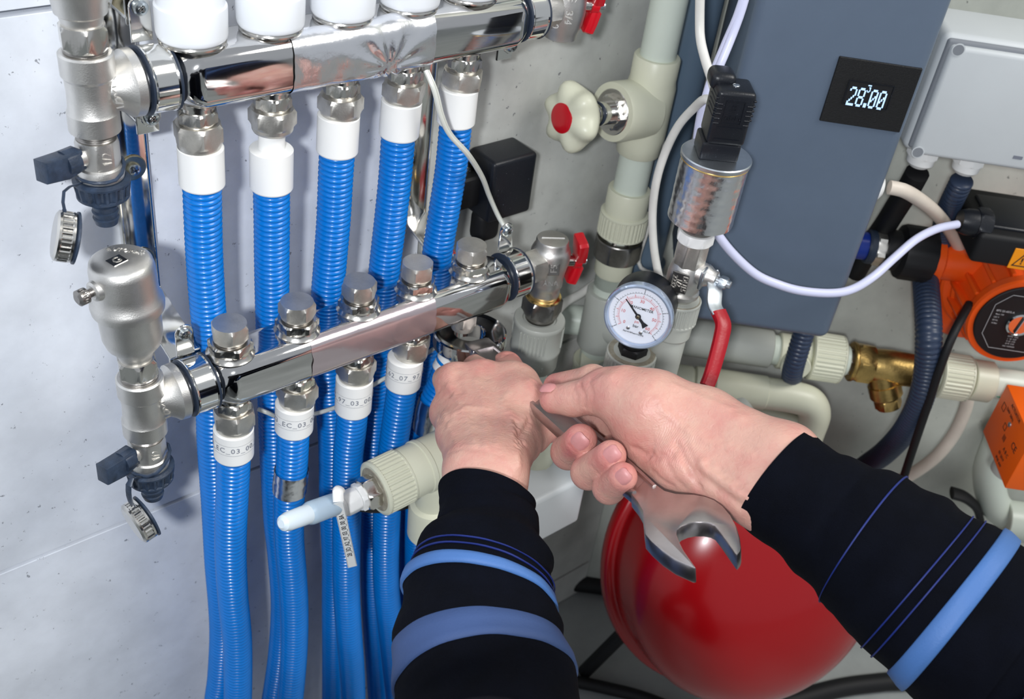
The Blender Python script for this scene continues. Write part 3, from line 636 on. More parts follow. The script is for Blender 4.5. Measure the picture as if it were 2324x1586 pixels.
# ---------------------------------------------------------------- thin sensor wire, zip tie wire, black wall box
tw = MB().tube([P(966, 160, YU - 0.02), P(985, 205, YU - 0.028), P(1000, 262, YU - 0.03), P(1020, 305, YU - 0.03), P(1060, 350, YU - 0.03), P(1092, 400, -0.07), P(1110, 445, -0.06), P(1130, 490, -0.06), P(1152, 530, -0.07), P(1156, 560, -0.075)], 0.0017, 10, n=90)
tw.tube([P(970, 160, YU - 0.018), P(990, 207, YU - 0.026), P(1004, 262, YU - 0.028), P(1024, 305, YU - 0.028), P(1064, 350, YU - 0.028), P(1095, 400, -0.068), P(1112, 445, -0.058), P(1132, 490, -0.058), P(1155, 530, -0.068), P(1159, 560, -0.073)], 0.0015, 10, n=90)
obj('sensor_wire', tw, M['clear'], label='thin translucent twin sensor wire running down from the foil tape', cat='wire')
obj('tie_wire', MB().tube([P(585, 928, -0.066), P(606, 936, -0.070), P(640, 948, -0.068), P(700, 942, -0.070), P(760, 925, -0.070), P(800, 905, -0.068), P(850, 872, -0.070), P(885, 852, -0.070), P(930, 830, -0.06), P(985, 790, -0.06)], 0.0017, 8, n=60), M['clear'], label='thin white wire strung behind the marked hose sleeves', cat='wire')
yb = -0.034
a, b, c_ = P(1123, 370, yb), P(1224, 342, yb), P(1116, 505, yb)
bw, bh = b.x - a.x, a.z - c_.z
sb = thing('sensor_box', (a.x + bw / 2, 0, a.z - bh), 'black square plastic box on the tiled wall between the manifolds and the cream riser', 'control box')
cx_ = (P(1123, 370, yb).x + P(1224, 342, yb).x) / 2; cz_ = (P(1170, 352, yb).z + P(1165, 500, yb).z) / 2
obj('housing', MB().box(Matrix.Translation((cx_, yb / 2, cz_)), bw, -yb, bh, 0.004, 4), M['black'], sb)
obj('cable_boot', MB().box(Matrix.Translation((cx_ - 0.010, yb * .45, cz_ - bh / 2 - 0.012)), 0.024, 0.018, 0.030, 0.007, 4).box(Matrix.Translation((cx_ - bw / 2 - 0.010, -0.012, cz_ - 0.004)), 0.026, 0.016, 0.03, 0.005, 3), M['blackm'], sb)
# ================================================================ right-hand side: cream riser with handwheel valve
XR, YR = 0.6755, -0.040
def zr(px, py): return P(px, py, YR).z
def plumb(parent, name, x, y, prof, mat_, seg=48, sharp=45): return obj(name, MB().lathe(frame((x, y, 0), Z_), prof, seg), mat_, parent, sharp=sharp)
rs = thing('riser_pipe', (XR, YR, 0.45), 'cream plastic riser pipe left of the slate cabinet', 'pipe')
z0, z1 = 0.0, 0.96
plumb(rs, 'pipe', XR, YR, [(0.0155, zr(1398, 640)), (0.0155, z1 + .1)], M['pipe'])
zt, zb_ = zr(1484, 128), zr(1446, 345)
gv = thing('globe_valve', (XR, YR, zb_), 'cream tee valve with a lobed handwheel and red centre disc', 'valve')
plumb(gv, 'tee_body', XR, YR, [(0.0160, zt), (0.0190, zt), (0.0200, zt - 0.0012), (0.0200, zt - 0.020), (0.0212, zt - 0.026), (0.0212, zb_ + 0.018), (0.0200, zb_ + 0.012), (0.0196, zb_ + 0.001), (0.0186, zb_), (0.0160, zb_)], M['ppr'])
vz = zr(1467, 245); vo = Vector((XR, YR, vz)); vd = Vector((-1, 0.02, 0.10)).normalized()
F = frame(vo, vd)
obj('branch', MB().lathe(F, [(0.0255, 0.004), (0.0255, 0.040), (0.0248, 0.0425), (0.0195, 0.0425), (0.0190, 0.040)], 56), M['ppr'], gv)
obj('insert_ring', MB().lathe(F, [(0.0200, 0.038), (0.0200, 0.0420), (0.0188, 0.0430), (0.015, 0.0425)], 48), M['nickel_m'], gv)
obj('hexagon', MB().hexn(F, 0.0265, 0.007, z0=0.041), M['nickel_m'], gv)
obj('stem', MB().lathe(F, [(0.0098, 0.046), (0.0098, 0.058), (0.0092, 0.059), (0.0092, 0.062), (0.0080, 0.0625), (0.0080, 0.078)], 36), M['chrome'], gv)
obj('packing_ring', MB().lathe(F, [(0.0100, 0.0585), (0.0104, 0.0595), (0.0100, 0.0605)], 36), M['gasket'], gv)
def wheel_rings(R0):
    rings = []
    for r, z in ((0.008, 0.0), (0.018, 0.001), (0.0245, 0.004), (0.0270, 0.009), (0.0268, 0.0145), (0.0245, 0.019), (0.019, 0.0222), (0.0125, 0.0235)):
        row = []
        for k in range(72):
            a = 2 * PI * k / 72; lobe = 1 + 0.085 * math.cos(6 * a + 0.6) * (r / 0.027) ** 2
            zz = z + 0.0022 * math.cos(6 * a + 0.6) * (r / 0.027) ** 2
            row.append(Vector((r * lobe * math.cos(a), r * lobe * math.sin(a), zz)))
        rings.append(row)
    return rings
Fw = F @ Matrix.Translation((0, 0, 0.076))
hw = obj('handwheel', MB().rings(wheel_rings(1), M=Fw), M['ppr'], gv, sharp=80, label='cream lobed handwheel')
obj('centre_disc', MB().lathe(Fw, [(0.0123, 0.0230), (0.0123, 0.0240), (0.0110, 0.0246), (0.005, 0.0248)], 48), M['red'], hw, label='red centre disc')
# union below the valve
zc1 = zr(1428, 428); zc2 = zr(1416, 525)
un = thing('riser_union', (XR, YR, zc2), 'cream ribbed union with a large steel nut on the riser', 'pipe fitting')
h = zc1 - zc2
plumb(un, 'collar', XR, YR, [(0.0158, zc1), (0.0190, zc1), (0.0198, zc1 - 0.001), (0.0198, zc1 - h * 0.52), (0.017, zc1 - h * 0.54)], M['ppr'])
obj('ribbed_collar', MB().ribbed(frame((XR, YR, zc1 - h * 0.50), (0, 0, -1)), 0.0226, h * 0.52, 36, 0.0007), M['ppr'], un)
zs = zc2
Fs = frame((XR, YR, zs + 0.004), (0, 0, -1), (1, 0.5, 0))
obj('inner_nut', MB().hexn(Fs, 0.0300, 0.014, n=8), M['nickel_d'], un)
obj('steel_nut', MB().lathe(Fs, [(0.0175, 0.011), (0.0215, 0.009), (0.0220, 0.010)], 48, cap1=False).hexn(Fs, 0.0425, 0.021, z0=0.009, n=8), M['nickel_d'], un, label='large octagonal steel nut')
ze = zs + 0.004 - 0.030
plumb(un, 'collar', XR, YR, [(0.0165, ze), (0.0182, ze - 0.001), (0.0182, ze - 0.017), (0.0172, ze - 0.019), (0.0150, ze - 0.0195)], M['ppr'])
plumb(un, 'pipe', XR, YR, [(0.0155, ze - 0.018), (0.0155, zr(1320, 1010))], M['pipe'])
zt2, zb2 = zr(1392, 655), zr(1362, 778)
tc = thing('reducing_tee', (XR, YR, zb2), 'grey plastic tee fitting low on the riser behind the pressure gauge', 'pipe fitting')
plumb(tc, 'tee_body', XR, YR, [(0.0160, zt2), (0.0200, zt2), (0.0208, zt2 - 0.0012), (0.0212, zb2 + 0.002), (0.0200, zb2), (0.0160, zb2)], M['pprg'])
bd = (UB * 0.8 - NB * 0.4).normalized(); obj('branch', MB().lathe(frame((XR, YR, (zt2 + zb2) / 2 - 0.004), bd), [(0.0185, 0), (0.0185, 0.045), (0.0175, 0.047), (0.013, 0.047)], 40), M['pprg'], tc)
zt3 = zr(1352, 812)
el = thing('riser_elbow', (XR, YR, zt3 - 0.06), 'cream plastic socket elbow at the foot of the riser beside the right thumb', 'pipe fitting')
plumb(el, 'socket', XR, YR, [(0.0160, zt3), (0.0205, zt3), (0.0215, zt3 - 0.0015), (0.0215, zt3 - 0.006), (0.0204, zt3 - 0.008), (0.0204, zt3 - 0.045), (0.019, zt3 - 0.05)], M['ppr'])

# slate drain pipe behind
gp = thing('drain_pipe', Bc(0.1165, 0.935, 0.3), 'slate grey vertical pipe between the cream riser and the cabinet', 'pipe')
obj('pipe', MB().cyl(frame(Bc(0.1175, 0.935, 0.56), Z_), 0.0185, 0.60, 48), M['greypipe'], gp)
obj('foot_collar', MB().lathe(frame(Bc(0.1175, 0.935, 0.56), Z_), [(0.0195, -0.004), (0.0225, -0.002), (0.0225, 0.018), (0.0188, 0.020)], 40), M['greypipe'], gp)

# ================================================================ slate cabinet with display
cu0, cu1, cn0, cn1, cz0, cz1 = 0.1395, 0.2777, 0.80, 0.945, 0.604, 1.02
cab = thing('control_cabinet', Bc((cu0 + cu1) / 2, (cn0 + cn1) / 2, cz0), 'slate grey cabinet with a small black digital display', 'cabinet')
FB = lambda u, n, z: frame(Bc(u, n, z), ZB, UB)                            # x = along the wall, y = into the wall, z = up
def boxB(mb, u0, u1, n0, n1, z0, z1, bev, seg=3):
    F = frame(Bc((u0 + u1) / 2, (n0 + n1) / 2, (z0 + z1) / 2), ZB, UB); return mb.box(F, u1 - u0, n1 - n0, z1 - z0, bev, seg)
obj('body', boxB(MB(), cu0, cu1, cn0, cn1, cz0, cz1, 0.009, 6), M['cabinet'], cab)
du0, du1, dz0, dz1 = 0.2098, 0.2728, 0.8088, 0.8613
fr = obj('display_panel', boxB(MB(), du0, du1, cn0 - 0.0016, cn0 + 0.001, dz0, dz1, 0.0005, 1), M['screen'], cab)
su0, su1, sz0, sz1 = B(1928, 188, 0.798).dot(UB) - CAM.dot(UB), B(2028, 200, 0.798).dot(UB) - CAM.dot(UB), B(1975, 243, 0.798).z, B(1978, 190, 0.798).z
sc_ = obj('screen', boxB(MB(), su0, su1, cn0 - 0.0021, cn0 - 0.0008, sz0, sz1, 0.0003, 1), M['blackm'], fr)
rim = MB()
for (a_, b_, c_, d_) in ((su0 - 0.0008, su1 + 0.0008, sz1, sz1 + 0.0006), (su0 - 0.0008, su1 + 0.0008, sz0 - 0.0006, sz0), (su0 - 0.0008, su0, sz0, sz1), (su1, su1 + 0.0008, sz0, sz1)): boxB(rim, a_, b_, cn0 - 0.0024, cn0 - 0.001, c_, d_, 0, 1)
obj('screen_rim', rim, M['black'], sc_)
DIG = {'2': ['.###.', '#...#', '....#', '....#', '...#.', '..#..', '.#...', '#....', '#####'], '8': ['.###.', '#...#', '#...#', '#...#', '.###.', '#...#', '#...#', '#...#', '.###.'],
       '0': ['.###.', '#...#', '#...#', '#..##', '#.#.#', '##..#', '#...#', '#...#', '.###.'], '.': ['..', '..', '..', '..', '..', '..', '..', '##', '##']}
mb = MB(); px_ = (su1 - su0) / 31.0; pz_ = px_ * 1.55; cu = su0 + 2.0 * px_
for ch in '28.00':
    g = DIG[ch]
    for r_, row in enumerate(g):
        for c_, v in enumerate(row):
            if v == '#': boxB(mb, cu + c_ * px_, cu + (c_ + 1.02) * px_, cn0 - 0.0024, cn0 - 0.0020, sz1 - 0.0042 - (r_ + 1.02) * pz_, sz1 - 0.0042 - r_ * pz_, 0, 1)
    cu += (len(g[0]) + (1.1 if ch != '.' else 0.9)) * px_
s3 = px_ * 0.60; cu = su0 + 13.4 * px_
for r_, row in enumerate(['####', '....', '..##', '...#', '...#', '#..#', '.##.']):
    for c_, v in enumerate(row):
        if v == '#': boxB(mb, cu + c_ * s3, cu + (c_ + 1.02) * s3, cn0 - 0.0024, cn0 - 0.0020, sz1 - 0.0012 - (r_ + 1) * s3 * 1.3, sz1 - 0.0012 - r_ * s3 * 1.3, 0, 1)
obj('digits', mb, M['led'], sc_, label='pale blue lit digits 28.00', flat=True)
# gland on the cabinet's right side, gland under it
def gland(parent, o, d, r=0.0115, L=0.013, m='white', seg=8):
    F = frame(o, d); obj('gland_nut', MB().hexn(F, r * 2, L * .45, n=seg).lathe(F, [(r * 0.93, L * .4), (r * 0.88, L * .8), (r * 0.6, L), (r * .4, L)], 32), M[m], parent)
go = B(2004, 425, 0.845); uu, nn, zz = toB(go)
gland(cab, Bc(cu1 - 0.002, 0.845, zz), UB, 0.0135, 0.015)
gb = B(1805, 782, 0.87); uu, nn, zz = toB(gb)
gland(cab, Bc(uu, 0.87, cz0 + 0.002), -ZB, 0.0135, 0.020, 'ppr')

# ================================================================ pressure transmitter column
UT, NT = 0.1235, 0.71
def zt_(px, py, n=NT): return toB(B(px, py, n))[2]
FT = lambda z, up=True: frame(Bc(UT, NT, z), ZB if up else -ZB, UB + NB * 0.35)
zb = zt_(1588, 497); ztop = zt_(1612, 350)
pt = thing('pressure_transmitter', Bc(UT, NT, zb), 'foil wrapped pressure transmitter with a black plug connector on top', 'sensor')
H = ztop - zb
obj('foil_sleeve', MB().lathe(FT(zb), [(0.0225, 0.0)] + [(0.0243 + 0.0001 * math.sin(i * 1.7), 0.0005 + (H - 0.004) * i / 26) for i in range(27)] + [(0.023, H - 0.003)], 96, wob=lambda a, z: 1 + 0.016 * noise.noise(Vector((math.cos(a) * 2.5, math.sin(a) * 2.5, z * 40))) + 0.006 * noise.noise(Vector((math.cos(a) * 9, math.sin(a) * 9, z * 160)))), M['foil'], pt, sharp=60)
obj('gold_seam', MB().lathe(FT(zb), [(0.0245, H - 0.0045), (0.0251, H - 0.0038), (0.0245, H - 0.003)], 64), M['gold'], pt)
obj('top_plate', MB().lathe(FT(zb), [(0.0245, H - 0.0035), (0.0255, H - 0.0025), (0.0257, H), (0.0250, H + 0.0008), (0.010, H + 0.0012)], 64), M['zinc'], pt, sharp=40)
cF = FT(zb + H) @ Matrix.Translation((-0.001, 0.001, 0)) @ Matrix.Rotation(-0.22, 4, 'Z')
pc_ = obj('plug_base', MB().box(cF @ Matrix.Translation((0, 0, 0.0075)), 0.028, 0.025, 0.014, 0.0022, 3), M['black'], pt)
pg = obj('plug_housing', MB().box(cF @ Matrix.Translation((0.0015, 0, 0.0335)), 0.0270, 0.0270, 0.040, 0.0032, 4), M['black'], pt)
ri = MB()
for i in range(5):
    for s in (-1, 1): ri.box(cF @ Matrix.Translation((0.0015 + s * 0.0130, -0.004, 0.034 + i * 0.0035)), 0.0022, 0.019, 0.0014, 0.0004, 1)
    for s in (-1, 1): ri.box(cF @ Matrix.Translation((0.0015 + s * 0.0105, -0.0133, 0.030 + i * 0.0035)), 0.0045, 0.0016, 0.0014, 0.0004, 1)
obj('grip_rib', ri, M['black'], pg)
rc = MB()
for (w_, h_, zz_) in ((0.013, 0.0006, 0.047), (0.013, 0.0006, 0.0305), (0.018, 0.0006, 0.0275), (0.018, 0.0006, 0.0185)): rc.box(cF @ Matrix.Translation((0.0015, -0.0136, zz_)), w_, 0.0008, h_, 0, 1)
for sx in (-1, 1): rc.box(cF @ Matrix.Translation((0.0015 + sx * 0.0065, -0.0136, 0.0388)), 0.0006, 0.0008, 0.0165, 0, 1)
obj('moulded_frame', rc, M['black'], pg)
obj('lettering', text_mb('8', 0.0075, frame(cF @ Vector((0.0015, -0.0135, 0.042)), cF.to_3x3() @ Vector((0, -1, 0)), cF.to_3x3() @ Vector((1, 0, 0))), 0.0005).add(*(lambda t: (t.v, t.f))(text_mb('GDM', 0.0050, frame(cF @ Vector((0.0015, -0.0135, 0.0345)), cF.to_3x3() @ Vector((0, -1, 0)), cF.to_3x3() @ Vector((1, 0, 0))), 0.0005))), M['black'], pg)
obj('cable_entry', MB().box(cF @ Matrix.Translation((-0.006, 0.010, 0.053)), 0.018, 0.020, 0.013, 0.005, 4), M['black'], pt)
obj('cap_screw', MB().cyl(cF @ Matrix.Translation((0.002, -0.002, 0.0533)), 0.0026, 0.0008), M['zinc'], pt)
obj('hexagon', MB().hexn(FT(zb, False), 0.0240, 0.011, z0=-0.002), M['nickel_d'], pt)
zw = zb - 0.0095
bv3 = thing('lever_valve', Bc(UT, NT, zw - 0.06), 'nickel ball valve with a long red lever below the transmitter', 'valve')
obj('white_nut', MB().hexn(FT(zw, False), 0.0270, 0.0085, n=8), M['white'], bv3, label='white plastic lock nut')
obj('upper_hexagon', MB().hexn(FT(zw - 0.0080, False), 0.0232, 0.0215, n=8, round_=.4), M['nickel'], bv3)
obj('valve_body', MB().lathe(FT(zw - 0.028, False), [(0.0115, 0), (0.0125, 0.002), (0.0142, 0.010), (0.0142, 0.016), (0.0128, 0.023), (0.0118, 0.0250), (0.0138, 0.026), (0.0138, 0.029), (0.0118, 0.030), (0.0105, 0.034)], 48), M['cast'], bv3, sharp=50)
vdir = (CAM - Bc(UT, NT, zw - 0.03)); vdir.z = 0; vdir.normalize(); vdir = (vdir - UB * 0.15).normalized(); vs = Z_.cross(vdir)
cxx = Bc(UT, NT, zw - 0.040)
obj('cast_plate', MB().box(frame(cxx + vdir * 0.0138 - vs * 0.001, vdir, vs), 0.013, 0.0175, 0.0012, 0.0004, 1), M['nickel_d'], bv3)
for i, tx in enumerate(('DU15', '1/2', '2232')): obj('lettering', text_mb(tx, 0.0058, frame(cxx + vdir * 0.0147 + vs * (0.0038 - 0.004 * i) - vs * 0.001, vdir, (0, 0, -1)), 0.0003), M['nickel'], bv3)
ld = (UB * 0.9 - NB * 0.42).normalized()
lc = cxx + Vector((0, 0, 0.006))
obj('bonnet', MB().lathe(frame(lc, ld), [(0.0095, 0.006), (0.0085, 0.017), (0.0068, 0.020), (0.0062, 0.024)], 36), M['cast'], bv3)
sp = lc + ld * 0.024
obj('stem_nut', MB().hexn(frame(sp + ld * 0.003, ld), 0.0085, 0.006).cyl(frame(sp, ld), 0.0030, 0.012), M['zinc'], bv3)
# lever: bent flat bar, zinc near the pivot then red vinyl (built where it hangs)
tl_ = (sp - CAM).dot(cam_fwd)
def bar_path(pts, w, th, parent, name, m, side):
    mb = MB(); c = catmull(pts, 40); rings = []
    for i, p in enumerate(c):
        t = (c[min(i + 1, 40)] - c[max(i - 1, 0)]).normalized(); s = (side - t * side.dot(t)).normalized(); n = t.cross(s); f = w(i / 40) if callable(w) else w
        rr = []
        for k in range(16):
            a = 2 * PI * k / 16 + PI / 16; ca, sa = math.cos(a), math.sin(a); q = 4
            den = (abs(ca) ** q + abs(sa) ** q) ** (1 / q); rr.append(p + s * (f / 2 * ca / den) + n * (th / 2 * sa / den))
        rings.append(rr)
    return obj(name, mb.rings(rings), m, parent)
side = (cam_right * 0.92 + cam_down * 0.25 + cam_fwd * 0.3).normalized()
lp = [sp + ld * 0.001 + (T(1600, 622, tl_) - T(1615, 640, tl_)), T(1620, 640, tl_), T(1622, 662, tl_ - .004), T(1621, 690, tl_ - .008), T(1632, 712, tl_ - .011)]
bar_path(lp, lambda s: 0.0125 if s < .5 else 0.0125, 0.003, bv3, 'lever_arm', M['zinc'], side)
obj('lever_cup', MB().box(frame(T(1598, 628, tl_), ld, (0, 0, 1)), 0.016, 0.016, 0.003, 0.0012, 2), M['zinc'], bv3)
lv = bar_path([T(1630, 706, tl_ - .010), T(1641, 735, tl_ - .013), T(1637, 765, tl_ - .015), T(1627, 805, tl_ - .018), T(1614, 850, tl_ - .021), T(1604, 876, tl_ - .023)], lambda s: 0.0122 if s < .2 else 0.0122 - 0.0018 * (s - .2), 0.0062, bv3, 'lever_grip', M['redhose'], side)
lv['label'] = 'red vinyl lever grip'
zl = zw - 0.061
gc = thing('valve_coupling', Bc(UT + .001, NT, zl - 0.05), 'grey ribbed coupling and pipe right of the pressure gauge', 'pipe fitting')
obj('dusty_ring', MB().lathe(FT(zl, False), [(0.0120, 0.0002), (0.0165, 0), (0.0165, 0.001)], 40), M['dirt'], gc)
obj('ribbed_collar', MB().ribbed(FT(zl, False), 0.0175, 0.022, 30, 0.0009), M['pprg'], gc)
obj('socket', MB().lathe(FT(zl, False), [(0.0155, 0.020), (0.0155, 0.034), (0.0145, 0.036), (0.0135, 0.0362)], 40), M['pprg'], gc)
obj('pipe', MB().tube([Bc(UT, NT, zl - 0.034), Bc(UT, NT, .56), Bc(UT, NT, .512), Bc(UT, NT + .010, .492), Bc(UT, NT + .035, .486), Bc(UT, .870, .479)], 0.0135, 28, n=60), M['pprg'], gc)

# ================================================================ pressure gauge
UG, NG = 0.0955, 0.70
zg = toB(B(1437, 797, NG))[2]
gr = thing('gauge_coupling', Bc(UG, NG, zg - 0.05), 'grey ribbed coupling under the pressure gauge', 'pipe fitting')
Fg = frame(Bc(UG, NG, zg), -ZB, UB)
obj('dusty_ring', MB().lathe(Fg, [(0.0120, 0.0003), (0.0190, -0.0004), (0.0192, 0.001)], 48), M['dirt'], gr)
obj('ribbed_collar', MB().ribbed(Fg, 0.0203, 0.040, 34, 0.0010), M['pprg'], gr)
obj('pipe', MB().tube([Bc(UG, NG, zg - 0.038), Bc(UG, NG, .56), Bc(UG, NG, .512), Bc(UG, NG + .010, .492), Bc(UG, NG + .035, .486), Bc(UG, .870, .479)], 0.0135, 28, n=60), M['pprg'], gr)
tg = 0.815
bk = (cam_right * 0.30 - cam_down * 0.42 + cam_fwd * 0.86).normalized()
up = (cam_right * 0.31 - cam_down * 0.95).normalized()
fc = T(1449, 717, tg)
ga = thing('pressure_gauge', Bc(UG, NG, zg), 'round black pressure gauge with a white MANOMETER dial', 'gauge')
Fa = frame(fc, -bk, (0, 0, 1)); yv = (up - bk * up.dot(bk)).normalized(); xv = yv.cross(-bk)
Fa = Matrix((xv, yv, -bk)).transposed().to_4x4(); Fa.translation = fc            # x right, y up, z towards the viewer
obj('case', MB().lathe(Fa, [(0.018, -0.034), (0.0235, -0.033), (0.0248, -0.030), (0.0248, -0.004), (0.0240, -0.002)], 64), M['black'], ga)
obj('bezel', MB().lathe(Fa, [(0.0240, -0.005), (0.0262, -0.0045), (0.0266, -0.001), (0.0262, 0.0022), (0.0250, 0.0032), (0.0235, 0.0026), (0.0228, 0.0004)], 72, cap0=False, cap1=False), M['bezel'], ga, label='clear bluish bezel')
dl = obj('dial', MB().lathe(Fa, [(0.0238, -0.003), (0.0238, -0.0002), (0.001, 0.0)], 64), M['dial'], ga, label='white dial')
def on_dial(a, r, z=0.0003): return Fa @ Vector((r * math.sin(a), r * math.cos(a), z))
A0, A1 = math.radians(-131), math.radians(131)
tk = MB(); tkr = MB()
for i in range(61):
    a = A0 + (A1 - A0) * i / 60; L = 0.0018 if i % 5 else 0.0030
    F_ = Fa @ Matrix.Rotation(-a, 4, 'Z') @ Matrix.Translation((0, 0.0148 + L / 2, 0.0002)); tkr.box(F_, 0.00018 if i % 5 else 0.00035, L * .8, 0.0001, 0)
for i in range(41):
    a = A0 + (A1 - A0) * i / 40; L = 0.0010 if i % 10 else 0.0028
    F_ = Fa @ Matrix.Rotation(-a, 4, 'Z') @ Matrix.Translation((0, 0.0186 + L / 2, 0.0002)); tk.box(F_, 0.00018 if i % 10 else 0.0004, L, 0.0001, 0)
for (mbx, r_) in ((tkr, 0.0148), (tk, 0.0186)):
    ri_ = [[Vector((rr * math.sin(A0 + (A1 - A0) * i / 60), rr * math.cos(A0 + (A1 - A0) * i / 60), 0.00025)) for i in range(61)] for rr in (r_ - 0.0001, r_ + 0.0001)]
    mbx.rings(ri_, close=False, cap0=False, cap1=False, M=Fa)
obj('red_scale', tkr, M['inkr'], dl, label='red inner scale'); obj('black_scale', tk, M['ink'], dl, label='black outer scale')
nm = MB()
for i, tx in enumerate(('0', '10', '20', '30', '40', '50', '60')):
    a = A0 + (A1 - A0) * i / 6; q = text_mb(tx, 0.0036, Fa @ Matrix.Translation((0.0122 * math.sin(a), 0.0122 * math.cos(a), 0.0002)), 0.00005); nm.add(q.v, q.f)
q = text_mb('psi', 0.0032, Fa @ Matrix.Translation((0.0, -0.0050, 0.0002)), 0.00005); nm.add(q.v, q.f)
obj('numerals', nm, M['inkr'], dl, label='red numerals')
bt = MB()
for tx, s_, x_, y_ in (('MANOMETER', 0.0030, 0.001, 0.0064), ('bar', 0.0034, 0.0, -0.0088), ('KL1.6', 0.0022, 0.0092, -0.0108), ('1bar=0.987atm=14.5PSI', 0.0017, -0.0005, -0.0150)):
    q = text_mb(tx, s_, Fa @ Matrix.Translation((x_, y_, 0.0002)), 0.00005, bold=0.00003); bt.add(q.v, q.f)
for i, tx in enumerate(('0', '1', '2', '3', '4')):
    a = A0 + (A1 - A0) * i / 4; q = text_mb(tx, 0.0026, Fa @ Matrix.Translation((0.0226 * math.sin(a), 0.0226 * math.cos(a), 0.0002)) @ Matrix.Rotation(-a, 4, 'Z'), 0.00005); bt.add(q.v, q.f)
obj('lettering', bt, M['ink'], dl)
na = -0.84
Fn = Fa @ Matrix.Rotation(-na, 4, 'Z') @ Matrix.Translation((0, 0, 0.0012))
obj('pointer', MB().extrude(Fn, [(-0.0009, 0.0), (-0.0003, 0.0165), (0.0003, 0.0165), (0.0009, 0.0), (0.0012, -0.006), (0.0026, -0.0098), (-0.0026, -0.0098), (-0.0012, -0.006)], 0.0004).cyl(Fn, 0.0022, 0.0006), M['ink'], ga)
obj('hub', MB().lathe(Fn, [(0.0013, 0.0004), (0.0013, 0.0012), (0.0008, 0.0016)], 24), M['washer'], ga)
for sx, sy in ((-0.0052, -0.0118), (0.0050, -0.0128)): obj('dial_screw', MB().lathe(Fa @ Matrix.Translation((sx, sy, 0)), [(0.0016, 0), (0.0015, 0.0006), (0.0008, 0.0009)], 20), M['zinc'], dl)
obj('stem', MB().tube([Bc(UG, NG, zg - 0.004), Bc(UG, NG, zg + 0.006), fc + bk * 0.018 - yv * 0.020], 0.0085, 20, n=8).hexn(frame(Bc(UG, NG, zg - 0.001), ZB), 0.021, 0.008), M['blackm'], ga)

# ================================================================ junction box
ju0, ju1, jn0, jn1, jz0, jz1 = 0.3095, 0.47, 0.88, 0.955, 0.757, 0.8625
jb = thing('junction_box', Bc(.38, .92, jz0), 'light grey junction box with round screw holes at the upper right', 'junction box')
obj('body', boxB(MB(), ju0, ju1, jn0 + 0.004, jn1, jz0, jz1, 0.007, 5), M['jbox'], jb)
obj('gasket_groove', boxB(MB(), ju0 + 0.0035, ju1 - 0.0035, jn0 + 0.002, jn0 + 0.008, jz0 + 0.0035, jz1 - 0.0035, 0.006, 4), M['groove'], jb)
li = obj('lid', boxB(MB(), ju0 + 0.0065, ju1 - 0.0065, jn0 - 0.003, jn0 + 0.006, jz0 + 0.0005, jz1 - 0.0072, 0.004, 4), M['jbox'], jb)
for (px, py) in ((2175, 113), (2083, 345)):
    u_, n_, z_ = toB(B(px, py, jn0 - 0.003)); Fh = frame(Bc(u_, jn0 - 0.0032, z_), -NB)
    obj('screw_hole', MB().lathe(Fh, [(0.0026, 0.0006), (0.0048, 0.0004), (0.0054, 0.0004), (0.0054, 0.0), (0.002, 0.0)], 32), M['jbox'], li)
    obj('screw_well', MB().lathe(Fh, [(0.0044, 0.0002), (0.0044, 0.0007), (0.001, 0.0007)], 32), M['groove'], li)
for (px, py) in ((2083, 378), (2186, 392)):
    u_, n_, z_ = toB(B(px, py, 0.897)); gland(jb, Bc(u_, 0.897, jz0 + 0.001), -ZB, 0.0135, 0.019, 'white', 8)
obj('scuff', MB().box(frame(B(2310, 358, jn0 - 0.0032), NB, UB), 0.008, 0.003, 0.0002, 0), M['inkg'], jb)
def pipe_thing(name, pts, r, m, label, cat, corr=False, seg=14, n=None):
    mb = MB().hose(pts, r, 0.0046, 0.0012, 18) if corr else MB().tube(pts, r, seg, n=n)
    return obj(name, mb, M[m], label=label, cat=cat, sharp=60)
pipe_thing('conduit', [B(2184, 408, .897), B(2166, 445, .905), B(2150, 480, .93), B(2140, 520, .95), B(2125, 600, .965)], 0.0105, 'conduit', 'dark corrugated conduit dropping from the junction box', 'conduit', True)
pipe_thing('black_hose', [B(2082, 392, .897), B(2062, 428, .905), B(2035, 470, .92), B(2010, 510, .93), B(1975, 560, .95), B(1940, 620, .96)], 0.0108, 'blackm', 'black cable hose under the left corner of the junction box', 'hose')
pipe_thing('cable', [B(2018, 425, .848), B(2050, 432, .85), B(2085, 452, .865), B(2122, 482, .89), B(2155, 522, .93), B(2185, 575, .965)], 0.0062, 'beige', 'beige cable leaving the white gland on the side of the cabinet', 'cable')
pipe_thing('cable', [B(1688, 0, .775), B(1672, 45, .775), B(1650, 95, .775), B(1625, 155, .768), B(1605, 215, .765), B(1590, 270, .77), B(1582, 330, .775), B(1580, 400, .775), B(1590, 460, .765), B(1622, 521, .76), B(1662, 574, .765), B(1715, 622, .77), B(1768, 646, .772), B(1820, 660, .772), B(1887, 665, .775), B(1935, 656, .78), B(1983, 627, .79), B(2031, 584, .81), B(2079, 543, .83), B(2127, 519, .85), B(2172, 509, .868)], 0.0037, 'lilac', 'thick lilac white cable looping in front of the cabinet to the orange pump', 'cable', n=150)
pipe_thing('cable', [B(1700, -40, .775), B(1682, 25, .774), B(1660, 85, .772), B(1635, 145, .765), B(1618, 180, .765)], 0.0032, 'lilac', 'short pale cable beside the lilac one, entering behind the black plug', 'cable')
